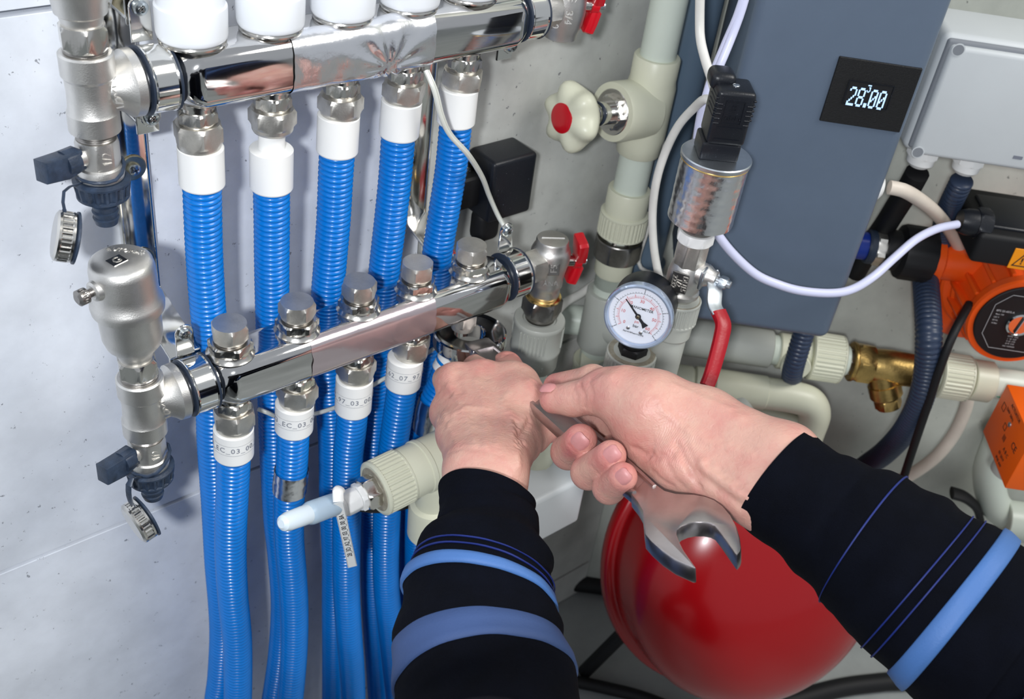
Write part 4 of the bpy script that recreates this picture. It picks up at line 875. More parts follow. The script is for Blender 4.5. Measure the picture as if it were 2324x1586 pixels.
pipe_thing('cable', [B(1590, -60, .77), B(1588, 40, .77), B(1590, 90, .765), B(1602, 140, .755), B(1618, 190, .745), B(1625, 230, .742), B(1600, 225, .75), B(1575, 245, .765), B(1540, 285, .775), B(1510, 345, .78), B(1490, 410, .78), B(1481, 480, .78), B(1483, 550, .775), B(1492, 610, .77), B(1505, 660, .77)], 0.0034, 'cable', 'off white cable arching behind the black plug and down past the gauge', 'cable', n=110)
pipe_thing('cable', [P(1425, 560, -.020), P(1395, 610, -.016), P(1355, 640, -.02), P(1320, 665, -.02), P(1285, 685, -.025), P(1262, 710, -.03), P(1235, 750, -.03), P(1200, 790, -.03)], 0.0042, 'cable', 'white cable curving along the tiles behind the angle valve', 'cable')
pipe_thing('cable', [B(1505, 300, .90), B(1500, 380, .90), B(1493, 420, .90), B(1470, 520, .90), B(1450, 600, .90), B(1500, 625, .89), B(1560, 640, .88)], 0.0020, 'cable', 'thin pale cable lying against the slate drain pipe', 'cable')

# ================================================================ orange pump
fcu, fcz = 0.4790, 0.596; fn = 0.893
pm = thing('circulation_pump', Bc(fcu, 0.95, 0.56), 'orange circulation pump with ribbed motor and black round face plate', 'pump')
Fp = frame(Bc(fcu, fn, fcz), NB, UB)                                      # z runs into the wall, away from the face
obj('motor_housing', MB().lathe(Fp, [(0.0425, -0.001), (0.0465, -0.0015), (0.0480, 0.001), (0.0480, 0.009), (0.0455, 0.012), (0.0425, 0.016), (0.0470, 0.052), (0.0495, 0.054), (0.0500, 0.057), (0.0490, 0.059), (0.0560, 0.0605), (0.0585, 0.063), (0.0585, 0.070), (0.052, 0.074)], 72), M['orange'], pm)
for k in range(16):
    a = 2 * PI * k / 16; R_ = Matrix.Rotation(a, 4, 'Z')
    obj('cooling_fin', MB().box(Fp @ R_ @ Matrix.Translation((0.0465, 0, 0.034)) @ Matrix.Rotation(0.06, 4, 'Y'), 0.010, 0.0042, 0.048, 0.0014, 2), M['orange'], pm)
obj('volute', MB().lathe(Fp @ Matrix.Translation((-0.006, 0.008, 0)), [(0.050, 0.068), (0.062, 0.072), (0.066, 0.078), (0.063, 0.092), (0.048, 0.101), (0.02, 0.104)], 56, wob=lambda a, z: 1 + 0.10 * math.cos(a - 2.5)), M['orange'], pm)
uv, nv, zv = toB(B(2130, 590, .955))
obj('inlet_port', MB().lathe(frame(Bc(uv - 0.012, .955, zv), UB), [(0.024, 0), (0.026, 0.003), (0.026, 0.010), (0.019, 0.014), (0.019, 0.06)], 40), M['orange'], pm)
fp_ = obj('face_plate', MB().lathe(Fp, [(0.0415, 0.001), (0.0415, -0.0030), (0.0405, -0.0036), (0.002, -0.0038)], 72), M['blackm'], pm, label='black round face plate')
Fq = frame(Bc(fcu, fn - 0.0040, fcz), -NB, UB)
ln = MB()
octo = [(-0.030, 0.018), (-0.030, -0.016), (-0.018, -0.031), (0.020, -0.031), (0.033, -0.014), (0.033, 0.016), (0.020, 0.031), (-0.018, 0.031)]
for i in range(8):
    a_, b_ = Vector(octo[i]), Vector(octo[(i + 1) % 8]); d_ = b_ - a_; m_ = (a_ + b_) / 2
    ln.box(Fq @ Matrix.Translation((m_.x, m_.y, 0)) @ Matrix.Rotation(math.atan2(d_.y, d_.x), 4, 'Z'), d_.length, 0.0004, 0.0002, 0)
tl2 = [('BPS 25-6E/S-A', 0.0030, -0.018, 0.012), ('Base 130', 0.0022, -0.022, 0.008), ('230 V', 0.0022, -0.024, 0.0045), ('50 Hz', 0.0022, -0.024, 0.001), ('10 Bar', 0.0022, -0.0235, -0.0025), ('P(W)  I(A)', 0.0024, 0.0, -0.0150), ('I   45  0.20', 0.0020, 0.0, -0.0180), ('II  65  0.30', 0.0020, 0.0, -0.0208), ('III 93  0.40', 0.0020, 0.0, -0.0236), ('NO 12004556', 0.0020, 0.0, -0.0268)]
for tx, s_, x_, y_ in tl2:
    q = text_mb(tx, s_, Fq @ Matrix.Translation((x_, y_, 0.0001)), 0.00005); ln.add(q.v, q.f)
obj('lettering', ln, M['inkw'], fp_)
obj('vent_screw', MB().lathe(Fq, [(0.0125, -0.001), (0.0125, 0.002), (0.0108, 0.0028), (0.0100, 0.0018), (0.002, 0.0018)], 40).box(Fq @ Matrix.Translation((0, 0, 0.0032)) @ Matrix.Rotation(-0.15, 4, 'Z'), 0.0022, 0.019, 0.003, 0.0005, 1), M['chrome'], pm, label='chrome vent screw with a raised bar')
tu0, tz1 = toB(B(2227, 530, .862))[0], toB(B(2227, 530, .862))[2]; tz0 = toB(B(2248, 603, .862))[2]
obj('terminal_box', boxB(MB(), tu0, tu0 + 0.085, .862, .952, tz0, tz1, 0.005, 4), M['blackm'], pm, label='black terminal box')
obj('terminal_lid', boxB(MB(), tu0 + 0.012, tu0 + 0.072, .875, .935, tz1 - 0.002, tz1 + 0.003, 0.0025, 3), M['black'], pm)
obj('indicator', boxB(MB(), tu0 + 0.050, tu0 + 0.053, .890, .892, tz1 + 0.0025, tz1 + 0.0034, 0, 1), M['green'], pm, label='tiny green indicator')
wl_ = obj('warning_label', boxB(MB(), toB(B(2296, 585, .861))[0], toB(B(2296, 585, .861))[0] + 0.026, .8612, .8622, tz0 + 0.001, tz0 + 0.0215, 0.0002, 1), M['yellow'], pm, label='orange yellow warning label with a triangle')
wc = Vector((toB(B(2296, 585, .861))[0] + 0.010, tz0 + 0.0105)); tri = MB(); Fw_ = frame(Bc(wc.x, .8611, wc.y), -NB, UB)
for a_, b_ in (((-0.007, -0.006), (0.007, -0.006)), ((0.007, -0.006), (0, 0.006)), ((0, 0.006), (-0.007, -0.006))):
    a_, b_ = Vector(a_), Vector(b_); d_ = b_ - a_; m_ = (a_ + b_) / 2; tri.box(Fw_ @ Matrix.Translation((m_.x, m_.y, 0.0002)) @ Matrix.Rotation(math.atan2(d_.y, d_.x), 4, 'Z'), d_.length + .001, 0.0009, 0.0002, 0)
q = text_mb('!', 0.009, Fw_ @ Matrix.Translation((0, -0.0012, 0.0002)), 0.0001, bold=0.0002); tri.add(q.v, q.f)
obj('warning_sign', tri, M['ink'], wl_)
gq = B(2198, 505, .875); ug, ng, zg_ = toB(gq)
obj('cable_gland', MB().hexn(frame(Bc(ug + 0.020, .88, zg_ - 0.002), -UB), 0.026, 0.012, n=6).lathe(frame(Bc(ug + 0.020, .88, zg_ - 0.002), -UB), [(0.0125, 0.010), (0.0120, 0.020), (0.0100, 0.026), (0.0050, 0.0265)], 32), M['black'], pm)
# union between cabinet and pump
uq, nq, zq = toB(B(2062, 575, .92))
pu_ = thing('pump_union', Bc(uq - .03, .92, zq), 'black union nut and blue fitting between cabinet and pump', 'pipe fitting')
Fu = frame(Bc(uq - 0.052, .92, zq + .001), UB)
obj('blue_sleeve', MB().lathe(Fu, [(0.0135, -0.02), (0.0135, 0.012), (0.0125, 0.013)], 40), M['bluefit'], pu_, label='dark blue sleeve')
obj('thread_ring', MB().lathe(Fu, [(0.0155, 0.010), (0.0165, 0.012), (0.0165, 0.017), (0.0150, 0.018)], 40), M['gasket'], pu_)
obj('hexagon', MB().hexn(Fu, 0.0300, 0.010, z0=0.017), M['nickel'], pu_, label='nickel hexagon')
obj('union_nut', MB().lathe(Fu, [(0.0120, 0.026), (0.0180, 0.027), (0.0195, 0.030), (0.0195, 0.040), (0.0255, 0.043), (0.0262, 0.046), (0.0262, 0.070), (0.0250, 0.073), (0.018, 0.074)], 48, wob=lambda a, z: 1 + (0.02 * math.cos(12 * a) if z > .044 else 0)), M['blackm'], pu_, label='black union nut')

# orange actuator box
au0, an0, az0 = toB(B(2280, 1108, .78)); an1 = .862
ac = thing('actuator_box', Bc(au0 + .03, .82, az0), 'orange box with faint printed marks at the right edge, below the pump', 'actuator')
obj('housing', boxB(MB(), au0, au0 + 0.07, an0, an1, az0, az0 + 0.062, 0.0012, 2), M['orangeb'], ac)
Fs_ = frame(Bc(au0 - 0.0001, (an0 + an1) / 2, az0 + 0.031), -UB, -NB)
pr_ = MB()
for tx, s_, x_, y_ in (('ACTUATOR', 0.0050, 0.010, 0.026), ('230V 50Hz', 0.0045, 0.002, 0.018), ('III', 0.009, 0.012, -0.004), ('CE', 0.010, 0.034, 0.004), ('A B C', 0.0055, 0.026, -0.010), ('05 2019', 0.0045, 0.022, -0.018), ('IP40 6W', 0.0045, 0.022, -0.025)):
    q = text_mb(tx, s_, Fs_ @ Matrix.Translation((x_ - 0.012, y_, 0.0001)) @ Matrix.Rotation(0, 4, 'Z'), 0.0001); pr_.add(q.v, q.f)
for (x_, y_, s_) in ((-0.026, 0.014, 0.007), (-0.008, 0.004, 0.006)):
    for dx, dy, w_, h_ in ((0, s_ / 2, s_, .0005), (0, -s_ / 2, s_, .0005), (s_ / 2, 0, .0005, s_), (-s_ / 2, 0, .0005, s_)): pr_.box(Fs_ @ Matrix.Translation((x_ + dx, y_ + dy, 0.0001)), w_, h_, 0.0002, 0)
obj('lettering', pr_, M['ink'], ac)
obj('side_screw', MB().lathe(Fs_ @ Matrix.Translation((-0.002, 0.012, 0)), [(0.0026, 0), (0.0024, 0.001), (0.001, 0.0014)], 20), M['zinc'], ac)
obj('red_base', boxB(MB(), au0 + 0.004, au0 + 0.05, an0 + 0.02, an1 - 0.005, az0 - 0.006, az0 + 0.002, 0.002, 2), M['redhose'], ac)
obj('mounting_neck', MB().cyl(frame(Bc(au0 + 0.03, .84, az0 - 0.03), ZB), 0.016, 0.032), M['pprg'], ac)

# ================================================================ pipes along the second wall
zP, nP = 0.5125, 0.905
FU = lambda u, n=nP, z=zP: frame(Bc(u, n, z), UB, ZB)
def tub(u0, u1, r, e=0.001): return [(r - e, u0), (r, u0 + e), (r, u1 - e), (r - e, u1)]
ra = thing('wall_pipe', Bc(.2, nP, zP), 'grey white horizontal pipe and ribbed union under the cabinet, along the right wall', 'pipe')
obj('pipe', MB().cyl(FU(0), 0.0155, 0.40, z0=-0.06), M['pipe'], ra)
obj('socket', MB().lathe(FU(0), tub(0.150, 0.2610, 0.0195), 40), M['pprg'], ra)
obj('tee_body', MB().lathe(FU(0), tub(0.268, 0.300, 0.0185), 40).lathe(frame(Bc(.284, nP, zP), -NB), tub(0, 0.026, 0.0150), 32), M['ppr'], ra)
obj('ribbed_nut', MB().ribbed(FU(.300), 0.0248, 0.034, 34, 0.0009), M['ppr'], ra)
ys = thing('strainer', Bc(.37, nP, zP - .03), 'brass angled strainer on the horizontal pipe under the cabinet', 'strainer')
obj('tail_nut', MB().hexn(FU(.334), 0.026, 0.010), M['nickel_d'], ys)
obj('hexagon', MB().lathe(FU(.343), tub(0, .004, .0205), 40).hexn(FU(.347), 0.038, 0.018), M['brass'], ys)
obj('strainer_body', MB().lathe(FU(.363), [(0.0155, 0), (0.0170, 0.006), (0.0180, 0.02), (0.0170, 0.045), (0.0185, 0.05), (0.0185, 0.06)], 40), M['brass'], ys)
dY = (UB * 0.42 - ZB * 0.85 - NB * 0.25).normalized()
obj('screen_housing', MB().lathe(frame(Bc(.374, nP, zP), dY, UB), [(0.0150, 0), (0.0150, 0.020), (0.0165, 0.021), (0.0165, 0.034), (0.0150, 0.036)], 40).hexn(frame(Bc(.374, nP, zP) + dY * 0.036, dY, UB), 0.024, 0.012), M['brass'], ys)
rb = thing('wall_pipe', Bc(.48, nP, zP), 'cream ribbed union and pipe with a green line, right of the brass strainer', 'pipe')
obj('ribbed_nut', MB().ribbed(FU(.432), 0.0238, 0.032, 34, 0.0009), M['ppr'], rb)
obj('socket', MB().lathe(FU(0), tub(0.466, 0.4875, 0.0212), 40), M['ppr'], rb)
obj('pipe', MB().cyl(FU(0), 0.0160, 0.25, z0=0.40), M['pipe'], rb)
obj('green_stripe', MB().box(frame(Bc(.53, nP - 0.0150, zP - 0.0058), UB, ZB), 0.0011, 0.0008, 0.075, 0), M['green'], rb)
z2, n2 = 0.4790, 0.875
rc_ = thing('lower_pipe', Bc(.25, n2, z2), 'cream lower pipe with an elbow, behind the right forearm', 'pipe')
obj('pipe', MB().cyl(frame(Bc(.07, n2, z2), UB, ZB), 0.0145, 0.230), M['ppr'], rc_)
obj('collar', MB().lathe(frame(Bc(0, n2, z2), UB, ZB), tub(0.150, 0.185, 0.0162), 40).lathe(frame(Bc(0, n2, z2), UB, ZB), tub(0.1875, 0.206, 0.0170), 40), M['ppr'], rc_)
obj('tee_body', MB().lathe(frame(Bc(0, n2, z2), UB, ZB), tub(0.2075, 0.262, 0.0175), 40), M['ppr'], rc_)
obj('tee_outlet', MB().lathe(frame(Bc(.236, n2, z2), (-NB * .45 - ZB).normalized()), [(0.0170, 0.004), (0.0172, 0.030), (0.0160, 0.033), (0.012, 0.034)], 40), M['pprg'], rc_)
obj('elbow', MB().tube([Bc(.262, n2, z2), Bc(.290, n2, z2), Bc(.308, n2, z2 - 0.004), Bc(.317, n2, z2 - 0.018), Bc(.318, n2, z2 - 0.040), Bc(.318, n2, z2 - 0.062)], 0.0165, 28, n=40), M['ppr'], rc_)
obj('branch', MB().tube([Bc(.235, n2 + .02, z2 - .032), Bc(.318, n2, z2 - .036)], 0.0110, 24, n=4), M['ppr'], rc_)
pipe_thing('conduit', [Bc(toB(B(1806, 800, .87))[0], .87, cz0 - 0.012), B(1802, 830, .868), B(1796, 862, .900), B(1780, 905, .942), B(1750, 960, .96)], 0.0105, 'conduit', 'short dark corrugated conduit under the cabinet gland', 'conduit', True)
pipe_thing('conduit', [B(2098, 610, .955), B(2104, 680, .905), B(2108, 760, .868), B(2104, 840, .862), B(2088, 910, .864), B(2055, 975, .885), B(2010, 1025, .915), B(1965, 1058, .95), B(1925, 1090, .97)], 0.0128, 'conduit', 'thick dark corrugated conduit curving down right of the brass strainer', 'conduit', True)
pipe_thing('cable', [B(2200, 690, .90), B(2165, 755, .862), B(2135, 830, .85), B(2105, 920, .85), B(2078, 1000, .852), B(2055, 1070, .855), B(2030, 1150, .86)], 0.0042, 'blackm', 'thin black cable beside the thick dark conduit', 'cable')
pipe_thing('cable', [B(2200, 880, .955), B(2190, 930, .955), B(2165, 985, .95), B(2125, 1035, .945), B(2070, 1075, .94), B(2000, 1110, .94)], 0.0072, 'beige', 'cream cable sweeping down to the left below the right ribbed union', 'cable')
rd = thing('corner_pipework', B(2260, 1150, .95), 'blurred pale pipe elbow under the orange actuator box', 'pipe')
obj('elbow', MB().tube([B(2290, 960, .98), B(2262, 1020, .975), B(2245, 1080, .97), B(2262, 1150, .96), B(2330, 1190, .95)], 0.018, 24, n=30), M['pipe'], rd)
obj('collar', MB().lathe(frame(B(2275, 1178, .95), UB, ZB), tub(0, .03, .024), 36), M['pipe'], rd)
obj('clip', MB().tube([B(2160, 1118, .95), B(2190, 1128, .95), B(2215, 1150, .95), B(2225, 1180, .95)], 0.009, 12, n=12, flat=.5), M['blackm'], rd)

# ================================================================ lower middle: sampling probe, boxes, elbows
pa, pb_ = P(768, 1143, -0.135), P(1005, 1050, -0.135); pdz = (pb_ - pa).normalized()
pdz = Vector((1, 0.0, 0.0)) * 0.985 + Vector((0, 0, 0.05)); pdz.normalize()
q0 = P(848, 1112, -0.135)
pb = thing('probe_fitting', q0, 'cream ribbed pipe end with a white cable gland, left of the left wrist', 'pipe fitting')
Fo = frame(q0, pdz, Z_)
obj('hexagon', MB().hexn(frame(q0 - pdz * 0.010, pdz, Z_), 0.0235, 0.013), M['nickel_m'], pb, label='nickel hexagon')
obj('dusty_ring', MB().lathe(Fo, [(0.010, 0.0012), (0.0175, 0.0005), (0.0185, 0.0015)], 40), M['dirt'], pb)
obj('ribbed_collar', MB().ribbed(Fo @ Matrix.Translation((0, 0, 0.001)), 0.0222, 0.0265, 34, 0.0009), M['ppr'], pb)
obj('socket', MB().lathe(Fo, [(0.0205, 0.0265), (0.0212, 0.028), (0.0212, 0.042), (0.0222, 0.0425), (0.0222, 0.046), (0.0212, 0.047), (0.0212, 0.075)], 48), M['ppr'], pb)
el_ = q0 + pdz * 0.058
obj('elbow_leg', MB().lathe(frame(el_ - Z_ * 0.004, (0.03, 0, -1)), [(0.0200, 0), (0.0195, 0.016), (0.0155, 0.018), (0.0145, 0.044), (0.0185, 0.046), (0.0195, 0.05), (0.0195, 0.08), (0.018, 0.082)], 40), M['ppr'], pb)
obj('green_stripe', MB().box(Matrix.Translation(el_ + Vector((0.004, -0.0150, -0.034))), 0.0009, 0.001, 0.030, 0), M['green'], pb)
gl = q0 - pdz * 0.010
gd = thing('cable_gland', gl, 'white plastic cable gland on the nickel hexagon, with a frosted cap beside it', 'gland')
Fgl = frame(gl, -pdz, Z_)
obj('gland_body', MB().hexn(Fgl, 0.0200, 0.0048, n=6).hexn(Fgl, 0.0180, 0.012, z0=0.005, n=8).lathe(Fgl, [(0.0085, 0.016), (0.0088, 0.0175), (0.0080, 0.0215), (0.0058, 0.0240), (0.0048, 0.0242), (0.0044, 0.0220)], 40), M['white'], gd)
ca_, cb_ = P(757, 1145, -0.150), P(640, 1188, -0.163); cdz = (cb_ - ca_).normalized(); CL = (cb_ - ca_).length
cp = thing('frosted_cap', ca_, 'frosted translucent plastic cap hanging in front of the blue hoses', 'cap')
Fc = frame(ca_, cdz)
obj('barrel', MB().lathe(Fc, [(0.0075, -0.001), (0.0083, 0), (0.0084, CL * .45), (0.0078, CL * .5), (0.0070, CL * .53)], 36), M['frost'], cp)
obj('tip', MB().lathe(Fc, [(0.0070, CL * .50), (0.0070, CL * .62), (0.0066, CL * .9), (0.0055, CL * .98), (0.0030, CL * 1.02)], 36), M['frostw'], cp)
obj('sensor_wire', MB().tube([gl - pdz * 0.020, gl - pdz * 0.026 + Vector((0, -0.004, 0)), ca_], 0.0028, 12, n=10), M['inkg'], cp)
l0, l1 = P(768, 1140, -0.158), P(800, 1286, -0.150)
tgn = thing('tag_strip', l0, 'narrow white tag printed 28_3D_A2_97_03_00_00_8A hanging from the probe', 'tag')
ld_ = (l1 - l0); LL = ld_.length; face = (CAM - l0); face = (face - ld_.normalized() * face.dot(ld_.normalized())).normalized()
yv_ = face.cross(ld_.normalized()); Fl = Matrix((-ld_.normalized(), -yv_, face)).transposed().to_4x4(); Fl.translation = (l0 + l1) / 2
if Fl.to_3x3().determinant() < 0: Fl = Matrix((-ld_.normalized(), yv_, face)).transposed().to_4x4(); Fl.translation = (l0 + l1) / 2
obj('strip', MB().box(Fl, LL, 0.0072, 0.0005, 0.0002, 1), M['white'], tgn)
eb = MB()
for s in (-1, 1): eb.box(Fl @ Matrix.Translation((0, s * 0.0032, 0.0003)), LL * .97, 0.00025, 0.0001, 0)
obj('print_border', eb, M['inkg'], tgn)
obj('lettering', text_mb('28_3D_A2_97_03_00_00_8A', 0.0052, Fl @ Matrix.Translation((0, 0, 0.0003)), 0.00005, spacing=0.93, bold=0.00006), M['ink'], tgn)
obj('loop', MB().tube([l0 + Vector((0, 0, 0.001)), l0 + Vector((0.002, 0.004, 0.006)), l0 + Vector((0.006, 0.008, 0.003))], 0.0042, 12, n=10, flat=.6), M['white'], tgn)
pipe_thing('cable', [P(800, 1150, -0.115), P(850, 1156, -0.118), P(900, 1152, -0.118), P(945, 1140, -0.118), P(990, 1120, -0.115), P(1050, 1100, -.11)], 0.0030, 'blackm', 'black cable slung across the blue hoses below the probe', 'cable')
# grey box below the left hand
gx0, gx1 = P(1223, 1129, -0.17).x, P(1336, 1087, -0.17).x; gz1, gz0 = P(1280, 1108, -0.17).z, P(1262, 1212, -0.17).z
gbx = thing('grey_box', ((gx0 + gx1) / 2, -0.13, gz0), 'plain light grey plastic box below the left hand', 'box')
obj('housing', MB().box(Matrix.Translation(((gx0 - .05 + gx1) / 2, -0.120, (gz0 + gz1) / 2)), gx1 - gx0 + .05, 0.10, gz1 - gz0, 0.005, 4), M['jbox'], gbx)
e0 = P(1212, 1035, -0.125)
pe = thing('elbow_fitting', e0, 'cream plastic elbow seen between the two hands', 'pipe fitting')
ed = Vector((0.55, -0.62, -0.45)).normalized()
obj('upper_socket', MB().lathe(frame(e0 + Vector((0, 0, 0.045)), (0, 0, -1)), [(0.0150, 0), (0.0190, 0.001), (0.0195, 0.03), (0.0180, 0.045), (0.018, 0.06)], 40), M['ppr'], pe)
obj('lower_socket', MB().lathe(frame(e0 - Vector((0.004, 0, 0.004)), Vector((0.35, -0.15, -0.9)).normalized()), [(0.0190, 0), (0.0215, 0.008), (0.0215, 0.030), (0.0200, 0.034), (0.012, 0.035)], 40), M['ppr'], pe)
obj('pipe', MB().cyl(frame((e0.x, e0.y, e0.z + .03), Z_), 0.0145, 0.05), M['pipe'], pe)

# ================================================================ red expansion vessel and floor hoses
tt = 1.20; tc_ = T(1700, 1288, tt); ta = (cam_right * 0.30 + cam_down * 0.20 - cam_fwd * 0.93).normalized()
tk_ = thing('expansion_vessel', (tc_.x, tc_.y, 0), 'red expansion vessel with a rolled rim, behind the spanner jaw', 'tank')
Ft = frame(tc_, ta)
R_ = 0.150
dome = [(R_ * math.cos(PI / 2 * i / 18), 0.015 + 0.085 * math.sin(PI / 2 * i / 18)) for i in range(18)] + [(0.004, 0.100)]
obj('front_shell', MB().lathe(Ft, [(R_ * 0.99, -0.03), (R_, -0.01)] + dome, 96), M['tank'], tk_, sharp=60)
obj('rim', MB().lathe(Ft, [(R_ * 0.97, -0.052), (R_ + 0.006, -0.050), (R_ + 0.0085, -0.046), (R_ + 0.0085, -0.034), (R_ + 0.005, -0.030), (R_ * 0.98, -0.029)], 96), M['tank'], tk_, sharp=60)
obj('rear_shell', MB().lathe(Ft, [(R_ * math.cos(PI / 2 * i / 12) * .98, -0.048 - 0.055 * math.sin(PI / 2 * i / 12)) for i in range(12)] + [(0.01, -0.103)], 72), M['tank'], tk_, sharp=60)
fx = tc_ - Vector((0, 0, tc_.z))
for s in (-1, 1):
    a_ = Vector((tc_.x, tc_.y, tc_.z)) + cam_right * (s * 0.10) - Vector((0, 0, 0.13)); obj('foot', MB().tube([a_ - ta * .03, Vector((a_.x - ta.x * .03 + .02 * s, a_.y - ta.y * .03 + .03, 0.008))], 0.009, 12, n=4), M['blackm'], tk_)
def floor_hose(pxs, r, label, z0=None):
    pts = [PZ(px, py, r + 0.001) for px, py in pxs]; return pipe_thing('floor_hose', pts, r, 'blackm', label, 'hose')
floor_hose([(1180, 1180), (1240, 1222), (1300, 1255), (1360, 1285), (1430, 1320), (1560, 1370)], 0.0105, 'black hose on the floor running from the grey box to the vessel, upper of two')
floor_hose([(1150, 1262), (1220, 1300), (1290, 1318), (1360, 1328), (1450, 1345), (1560, 1390)], 0.0130, 'black hose on the floor left of the vessel, lower of two')
floor_hose([(1760, 1600), (1900, 1562), (2000, 1548), (2080, 1540), (2160, 1500), (2250, 1440)], 0.0120, 'black hose on the floor emerging from under the right side of the vessel')
floor_hose([(1300, 1545), (1380, 1562), (1470, 1586), (1600, 1640)], 0.0080, 'thin black hose on the floor at the bottom edge below the vessel')
# ================================================================ spanner
W1 = P(1066, 760, YL) ; W2 = T(1560, 1200, 0.59)
wu = (W2 - W1).normalized(); wn = (Z_ - wu * wu.z).normalized(); wn = (wn + wn.cross(wu) * -0.10).normalized(); wn = (wn - wu * wu.dot(wn)).normalized(); wv = wn.cross(wu)
def on_w(px, py):                                                         # pixel -> (along, across) in the spanner's plane
    d = ray(px, py); t_ = (W2 - CAM).dot(wn) / d.dot(wn); q = CAM + d * t_ - W2; return (q.dot(wu), q.dot(wv))
FWr = Matrix((wu, wv, wn)).transposed().to_4x4(); FWr.translation = W2
spn = thing('spanner', W2, 'large polished open jaw spanner held by both hands', 'spanner')
jaw = [(1432, 1119), (1447, 1138), (1458, 1157), (1460, 1172), (1461, 1188), (1464, 1212), (1478, 1228), (1503, 1250), (1531, 1269), (1556, 1280), (1572, 1287), (1579, 1287), (1577, 1283), (1566, 1268), (1552, 1248), (1543, 1230), (1536, 1212), (1537, 1202), (1546, 1193), (1560, 1187), (1576, 1184), (1597, 1184), (1612, 1187), (1622, 1192), (1634, 1207), (1653, 1234), (1668, 1255), (1673, 1259), (1680, 1250), (1682, 1242), (1679, 1218), (1671, 1192), (1658, 1168), (1640, 1147), (1620, 1133), (1598, 1125), (1574, 1121), (1552, 1120), (1533, 1119), (1508, 1112), (1489, 1098), (1470, 1082)]
ol = [on_w(*p) for p in jaw]
mb = MB(); mb.extrude(FWr @ Matrix.Translation((0, 0, -0.0100)), ol, 0.0100, 0.0010, 2)
obj('open_jaw', mb, M['steel'], spn, sharp=38)
L12 = (W2 - W1).length
sh = MB(); rings = []
xa, xb = -L12 + 0.024, (ol[0][0] + ol[-1][0]) / 2 + 0.006; ya, yb_ = ol[0][1], ol[-1][1]
wmid = (ya + yb_) / 2; wend = abs(ya - yb_) / 2
for i in range(31):
    f = i / 30; x = xa + (xb - xa) * f; hw_ = 0.0105 + (wend - 0.0105) * max(0, (f - 0.80) / 0.20) ** 1.6; yc = wmid * max(0, (f - .6) / .4) ** 1.5
    th = 0.0045
    sec = [(hw_, 0.0022), (hw_ - 0.0012, th), (hw_ * .66, th), (hw_ * .58, th - 0.0016), (-hw_ * .58, th - 0.0016), (-hw_ * .66, th), (-hw_ + 0.0012, th), (-hw_, 0.0022), (-hw_, -0.0022), (-hw_ + 0.0012, -th), (-hw_ * .66, -th), (-hw_ * .58, -th + 0.0016), (hw_ * .58, -th + 0.0016), (hw_ * .66, -th), (hw_ - 0.0012, -th), (hw_, -0.0022)]
    rings.append([Vector((x, yc + a_, b_ - 0.0035)) for a_, b_ in sec])
sh.rings(rings, M=FWr)
obj('shank', sh, M['steel'], spn, sharp=30)
for tx, xx in (('DIN', -0.125), ('32', -0.075)):
    obj('lettering', text_mb(tx, 0.0095, FWr @ Matrix.Translation((xx, 0, -0.0032)), 0.0004), M['steel'], spn)
Fh1 = frame(W1, Z_ * 0.93 + wn * 0.3, wu)
obj('ring_head', MB().lathe(Fh1, [(0.0128, -0.010), (0.0185, -0.0125), (0.0270, -0.0115), (0.0302, -0.0075), (0.0306, -0.002), (0.0298, 0.0030), (0.0285, 0.0040), (0.0262, 0.0035), (0.0240, 0.0030), (0.0132, 0.0030), (0.0128, 0.0025), (0.0128, -0.010)], 96, cap0=False, cap1=False), M['chrome'], spn, sharp=25)
wcl = obj('head_web', MB().box(frame(W1 + wu * 0.026 - Z_ * 0.003, wu, wv), 0.022, 0.009, 0.022, 0.003, 2), M['steel'], spn)

# ================================================================ hands: smooth distance-field modelling
import openvdb
VX = 0.0011
def smin(a, b, k):
    h = np.clip(0.5 + 0.5 * (b - a) / k, 0, 1); return b * (1 - h) + a * h - k * h * (1 - h)
class Field:
    def __init__(s, lo, hi):
        s.lo = np.array(lo); s.n = np.ceil((np.array(hi) - s.lo) / VX).astype(int) + 1; s.d = np.full(s.n, 0.05, np.float32)
    def cap(s, a, b, ra, rb, k):
        a, b = np.array(a), np.array(b); m = max(ra, rb) + k + 0.006
        i0 = np.maximum(np.floor((np.minimum(a, b) - m - s.lo) / VX).astype(int), 0); i1 = np.minimum(np.ceil((np.maximum(a, b) + m - s.lo) / VX).astype(int) + 1, s.n)
        if (i1 <= i0).any(): return
        x = (s.lo[0] + VX * np.arange(i0[0], i1[0]))[:, None, None].astype(np.float32); y = (s.lo[1] + VX * np.arange(i0[1], i1[1]))[None, :, None].astype(np.float32); z = (s.lo[2] + VX * np.arange(i0[2], i1[2]))[None, None, :].astype(np.float32)
        d = b - a; L2 = float(d @ d) + 1e-12
        t = np.clip(((x - a[0]) * d[0] + (y - a[1]) * d[1] + (z - a[2]) * d[2]) / L2, 0, 1)
        q = np.sqrt((x - a[0] - t * d[0]) ** 2 + (y - a[1] - t * d[1]) ** 2 + (z - a[2] - t * d[2]) ** 2) - (ra + (rb - ra) * t)
        sl = tuple(slice(i0[j], i1[j]) for j in range(3)); s.d[sl] = smin(s.d[sl], q, k)
